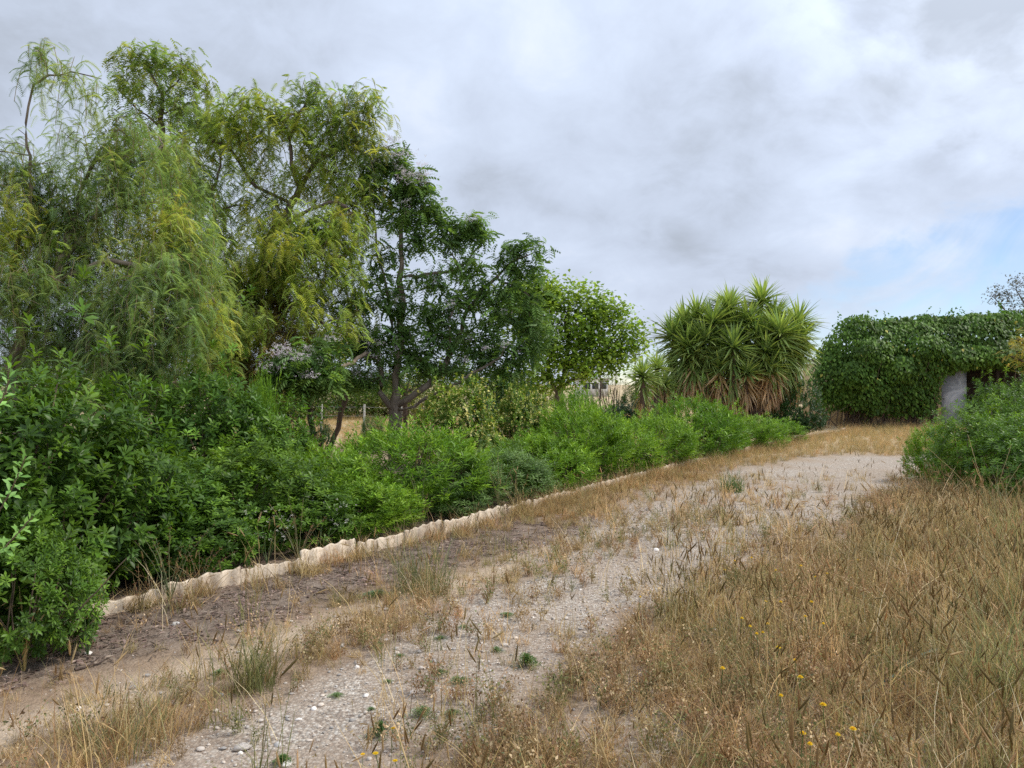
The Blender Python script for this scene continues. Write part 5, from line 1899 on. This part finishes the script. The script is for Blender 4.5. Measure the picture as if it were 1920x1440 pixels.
GREYG = [(.16, .20, .09), (.22, .25, .12), (.12, .16, .07), (.28, .27, .14)]
green_grass(1372, 922, 'isolated dark green tuft on the far gravel by the track bend', 26, 46, 420, WEEDG, 300)
green_grass(235, 1400, 'broad clump of green and dry grass at the lower left corner', 75, 170, 260, GREYG + STRAW, 301)
green_grass(480, 1290, 'dense upright tawny-green clump on the ridge at lower left', 85, 80, 190, OLIVE, 302)
green_grass(1900, 1060, 'tall grey-green weeds at the right edge just below the bush', 120, 110, 190, GREYG + OLIVE, 303)
green_grass(1930, 1180, 'bushy grey-green weeds cut by the right edge', 130, 150, 260, GREYG + OLIVE + STRAW, 304)
green_grass(1890, 1330, 'greenish grass clump in the lower right corner', 150, 180, 320, OLIVE + GREYG, 305)
green_grass(790, 1110, 'olive green clump on the ridge in front of the scalloped edging', 80, 120, 220, OLIVE + GREYG, 306)

# dry weed stalks by the edging
def stalks(px, py, label, hpx, n, spread, col, seed, beads=True, group=None, name='dry_weed'):
    x, y = G(px, py)
    H = hpx / 1400 * y
    base = np.array([x, y, float(gz(x, y))])
    t = thing(name, label, 'weed', tuple(base), group)
    r2 = np.random.default_rng(seed)
    for i in range(n):
        a = (i / max(n - 1, 1) - .5) * 2 * spread + r2.normal(0, .08)
        h = H * r2.uniform(.6, 1.05)
        tip = np.array([math.sin(a) * h * .9, r2.normal(0, .25) * h * .5, math.cos(a) * h])
        mid = tip * .5 + np.array([-math.sin(a) * h * .12, 0, h * .04])
        b = Bag()
        pp = smooth_poly([np.zeros(3), mid, tip], .03, .002)
        tube(b, pp, np.linspace(.0035, .0016, len(pp)), 5, np.asarray(col))
        if beads:
            s = r2.uniform(.45, 1, 26)
            ii = (s * (len(pp) - 1)).astype(int)
            P = pp[ii] + r2.normal(0, .004, (26, 3))
            b.add(*scatter(SPK[0][:14], SPK[1][:20], P, nrm(r2.normal(size=(26, 3)) + [0, 0, 1.2]), nrm(r2.normal(size=(26, 3))), np.full(26, .018), np.tile(np.array([[.42, .25, .13]]), (26, 1))))
        link('stalk', b.mesh('stalk', M_STRAW), t)
    return t


stalks(318, 1130, 'upright branching dry weed with reddish seed stalks before the edging', 175, 11, .55, (.20, .24, .12), 1)
stalks(372, 1110, 'lower dry weed leaning right beside the tall reddish one', 110, 7, .9, (.22, .2, .12), 2)
stalks(262, 1150, 'thin dry weed at the left part of the scalloped edging', 90, 4, .4, (.25, .2, .1), 3)
stalks(560, 1060, 'thin stalks with pale seed heads in front of the low shrub', 130, 8, .6, (.28, .27, .15), 4)
stalks(790, 990, 'thin pale stalks standing before the grey-green shrub', 110, 6, .4, (.3, .3, .16), 5)
stalks(935, 965, 'tall thin stalks at the edging in mid-row', 120, 5, .3, (.3, .28, .15), 6)
stalks(165, 1230, 'thin green stalks before the lower left shrub', 170, 6, .4, (.16, .24, .09), 7)
stalks(45, 1260, 'tall barley-like stalks at the lower left corner', 150, 5, .3, (.38, .3, .12), 8)
stalks(1860, 1000, 'pale arching dry stalks before the right bush', 190, 9, 1.0, (.5, .42, .25), 9)

# white umbel-like blossom weeds over the edging
def white_weed(px, py, label, hpx, seed):
    t = stalks(px, py, label, hpx, 7, .7, (.20, .27, .13), seed, False, None, 'white_flowered_weed')
    x, y = G(px, py)
    r2 = np.random.default_rng(seed + 100)
    H = hpx / 1400 * y
    n = 60
    a = r2.uniform(-.7, .7, n)
    h = H * r2.uniform(.45, 1.05, n)
    P = np.stack([np.sin(a) * h, r2.normal(0, .06, n), np.cos(a) * h], 1)
    star_v = np.array([[0, 0, 0], [1, .5, .2], [1, -.5, .2], [-.5, 1, .2], [-.9, .3, .2], [-.5, -1, .2], [-.9, -.3, .2]])
    star_f = np.array([[0, 2, 1], [0, 3, 4], [0, 6, 5]])
    b = Bag()
    b.add(*scatter(star_v, star_f, P, nrm(r2.normal(size=(n, 3))), np.array([0, -.8, .6]) + r2.normal(size=(n, 3)) * .3, np.full(n, .011), np.tile([[.72, .70, .60]], (n, 1))))
    link('blossom', b.mesh('blossom', M_FLOWER), t, kind='stuff')


white_weed(500, 1060, 'sprawling weed dotted white where grass hides the edging', 110, 11)
white_weed(600, 1040, 'second white-dotted weed against the low lance-leaved shrub', 110, 12)
white_weed(120, 1180, 'scattered white blossoms before the lower left shrub', 120, 13)

# yellow flowers, each a thing
def flower_meshes():
    sb = Bag()
    pp = smooth_poly([np.array([0, 0, -.01]), np.array([.012, 0, .12]), np.array([.004, .01, .24])], .03, .001)
    tube(sb, pp, [.0016] * len(pp), 4, (.13, .2, .07))
    hb = Bag()
    n = 16
    for ring, (rr, zz, L) in enumerate(((0, 0, .013), (0, .002, .010), (0, .004, .007))):
        a = np.arange(n) * 2 * math.pi / n + ring * .2
        A = np.stack([np.cos(a), np.sin(a), np.full(n, .15 + .5 * ring)], 1)
        P = np.tile(pp[-1] + [0, 0, zz], (n, 1))
        hb.add(*scatter(LEAF_OBL[0], LEAF_OBL[1], P, A, np.tile([0, 0, 1.0], (n, 1)), np.full(n, L), np.tile([[.85, .60, .03]], (n, 1)), SW=np.full(n, L * .9)))
    return sb.mesh('stem', M_STRAW), hb.mesh('flower_head', M_FLOWER)


FS, FH = flower_meshes()
fl = [(1482, 1158), (1440, 1166), (1433, 1183), (1514, 1152), (1494, 1235), (1502, 1265), (1357, 1250), (1419, 1186), (1407, 1172), (1542, 1163), (1437, 1125), (1525, 1128), (1481, 1135), (1466, 1126), (1508, 1366), (1515, 1390), (1568, 1374),
      (1594, 1362), (1465, 1300), (1550, 1318), (1198, 1116), (738, 1366), (676, 1418), (741, 1432), (710, 1415), (1392, 1155), (1460, 1208), (1409, 1046), (1380, 1052), (1500, 1060), (1360, 1070), (1530, 1080), (1550, 1075), (1610, 1050), (1452, 1070),
      (1890, 945), (1910, 957), (1903, 935), (1880, 950), (1890, 925), (1915, 965)]
for px, py in fl:
    hgt = .24 if px > 800 else .10
    d = (EYE - hgt) * 1400 / (py - 720)
    x = (px - 960) / 1400 * d
    if px > 1800:
        lb, gr = 'yellow flower head at the right edge below the bush', 'yellow flowers below the right bush'
    elif px < 800:
        lb, gr = 'low yellow flower among weeds at the bottom edge of the gravel', 'yellow flowers at the edge of the gravel'
    else:
        lb, gr = 'small yellow flower head on a thin stem among the dry grass', 'yellow flowers dotted through the dry grass'
    t = thing('yellow_flower', lb, 'flower', (x, d, float(gz(x, d))), gr)
    s = hgt / .24
    k = random.uniform(.8, 1.3)
    t.scale = (k, k, s)
    t.rotation_euler = (0, 0, random.uniform(0, 6))
    a = link('stem', FS, t)
    b = link('flower_head', FH, t)

# piece of green hose in the grass
hm, q = mat_new('green_hose')
nn_ = q.noise(None, 30)
q.n('ShaderNodeOutputMaterial', {'Surface': q.n('ShaderNodeBsdfPrincipled', {'Base Color': q.ramp(nn_, [(.3, (.03, .11, .09)), (.7, (.07, .19, .15))]), 'Roughness': .5}).outputs[0]})
b = Bag()
g = [G(1585, 1342), G(1625, 1318), G(1670, 1292), G(1715, 1262), G(1760, 1245)]
hp = smooth_poly([np.array([a_[0], a_[1], float(gz(a_[0], a_[1])) + .05 + .01 * i]) for i, a_ in enumerate(g)], .04, .001)
tube(b, hp, [.012] * len(hp), 10, (1, 1, 1))
o = link('garden_hose', b.mesh('garden_hose', hm, hp[0], True), loc=tuple(hp[0]))
meta(o, 'faded green hose end lying in the dry grass', 'hose')
# fallen sticks in the litter
for i, (pa, pb, lab) in enumerate((((140, 1258), (195, 1243), 'dark fallen stick on the litter, nearest the lower left'), ((100, 1275), (132, 1270), 'short black stick at lower left of the litter'), ((232, 1140), (262, 1150), 'black broken twig touching the edging foot'),
                                   ((455, 1165), (500, 1160), 'pale bare stick on the litter right of the white stone'), ((1290, 880), (1330, 868), 'grey dry twigs piled at the hedge corner'))):
    A, B_ = G(*pa), G(*pb)
    A3, B3 = np.array([*A, float(gz(*A)) + .012]), np.array([*B_, float(gz(*B_)) + .018])
    b = Bag()
    pp = smooth_poly([A3, (A3 + B3) / 2 + rng.normal(0, .01, 3), B3], .03, .003)
    tube(b, pp, np.linspace(.008, .004, len(pp)), 6, (1, 1, 1))
    tube(b, [pp[len(pp) // 2], pp[len(pp) // 2] + [.03, .05, .03]], [.004, .002], 5, (1, 1, 1))
    o = link('stick', b.mesh('stick', M_BARK if i < 3 else M_TWIG, A3, True), loc=tuple(A3))
    meta(o, lab, 'stick')

tri = 0
seen_m = set()
for ob in scene.objects:
    if ob.type == 'MESH' and ob.data.name not in seen_m:
        seen_m.add(ob.data.name)
        tri += sum(1 for _ in ()) + len(ob.data.loops) - 2 * len(ob.data.polygons)
print('TRIS', tri, 'OBJS', len(scene.objects))
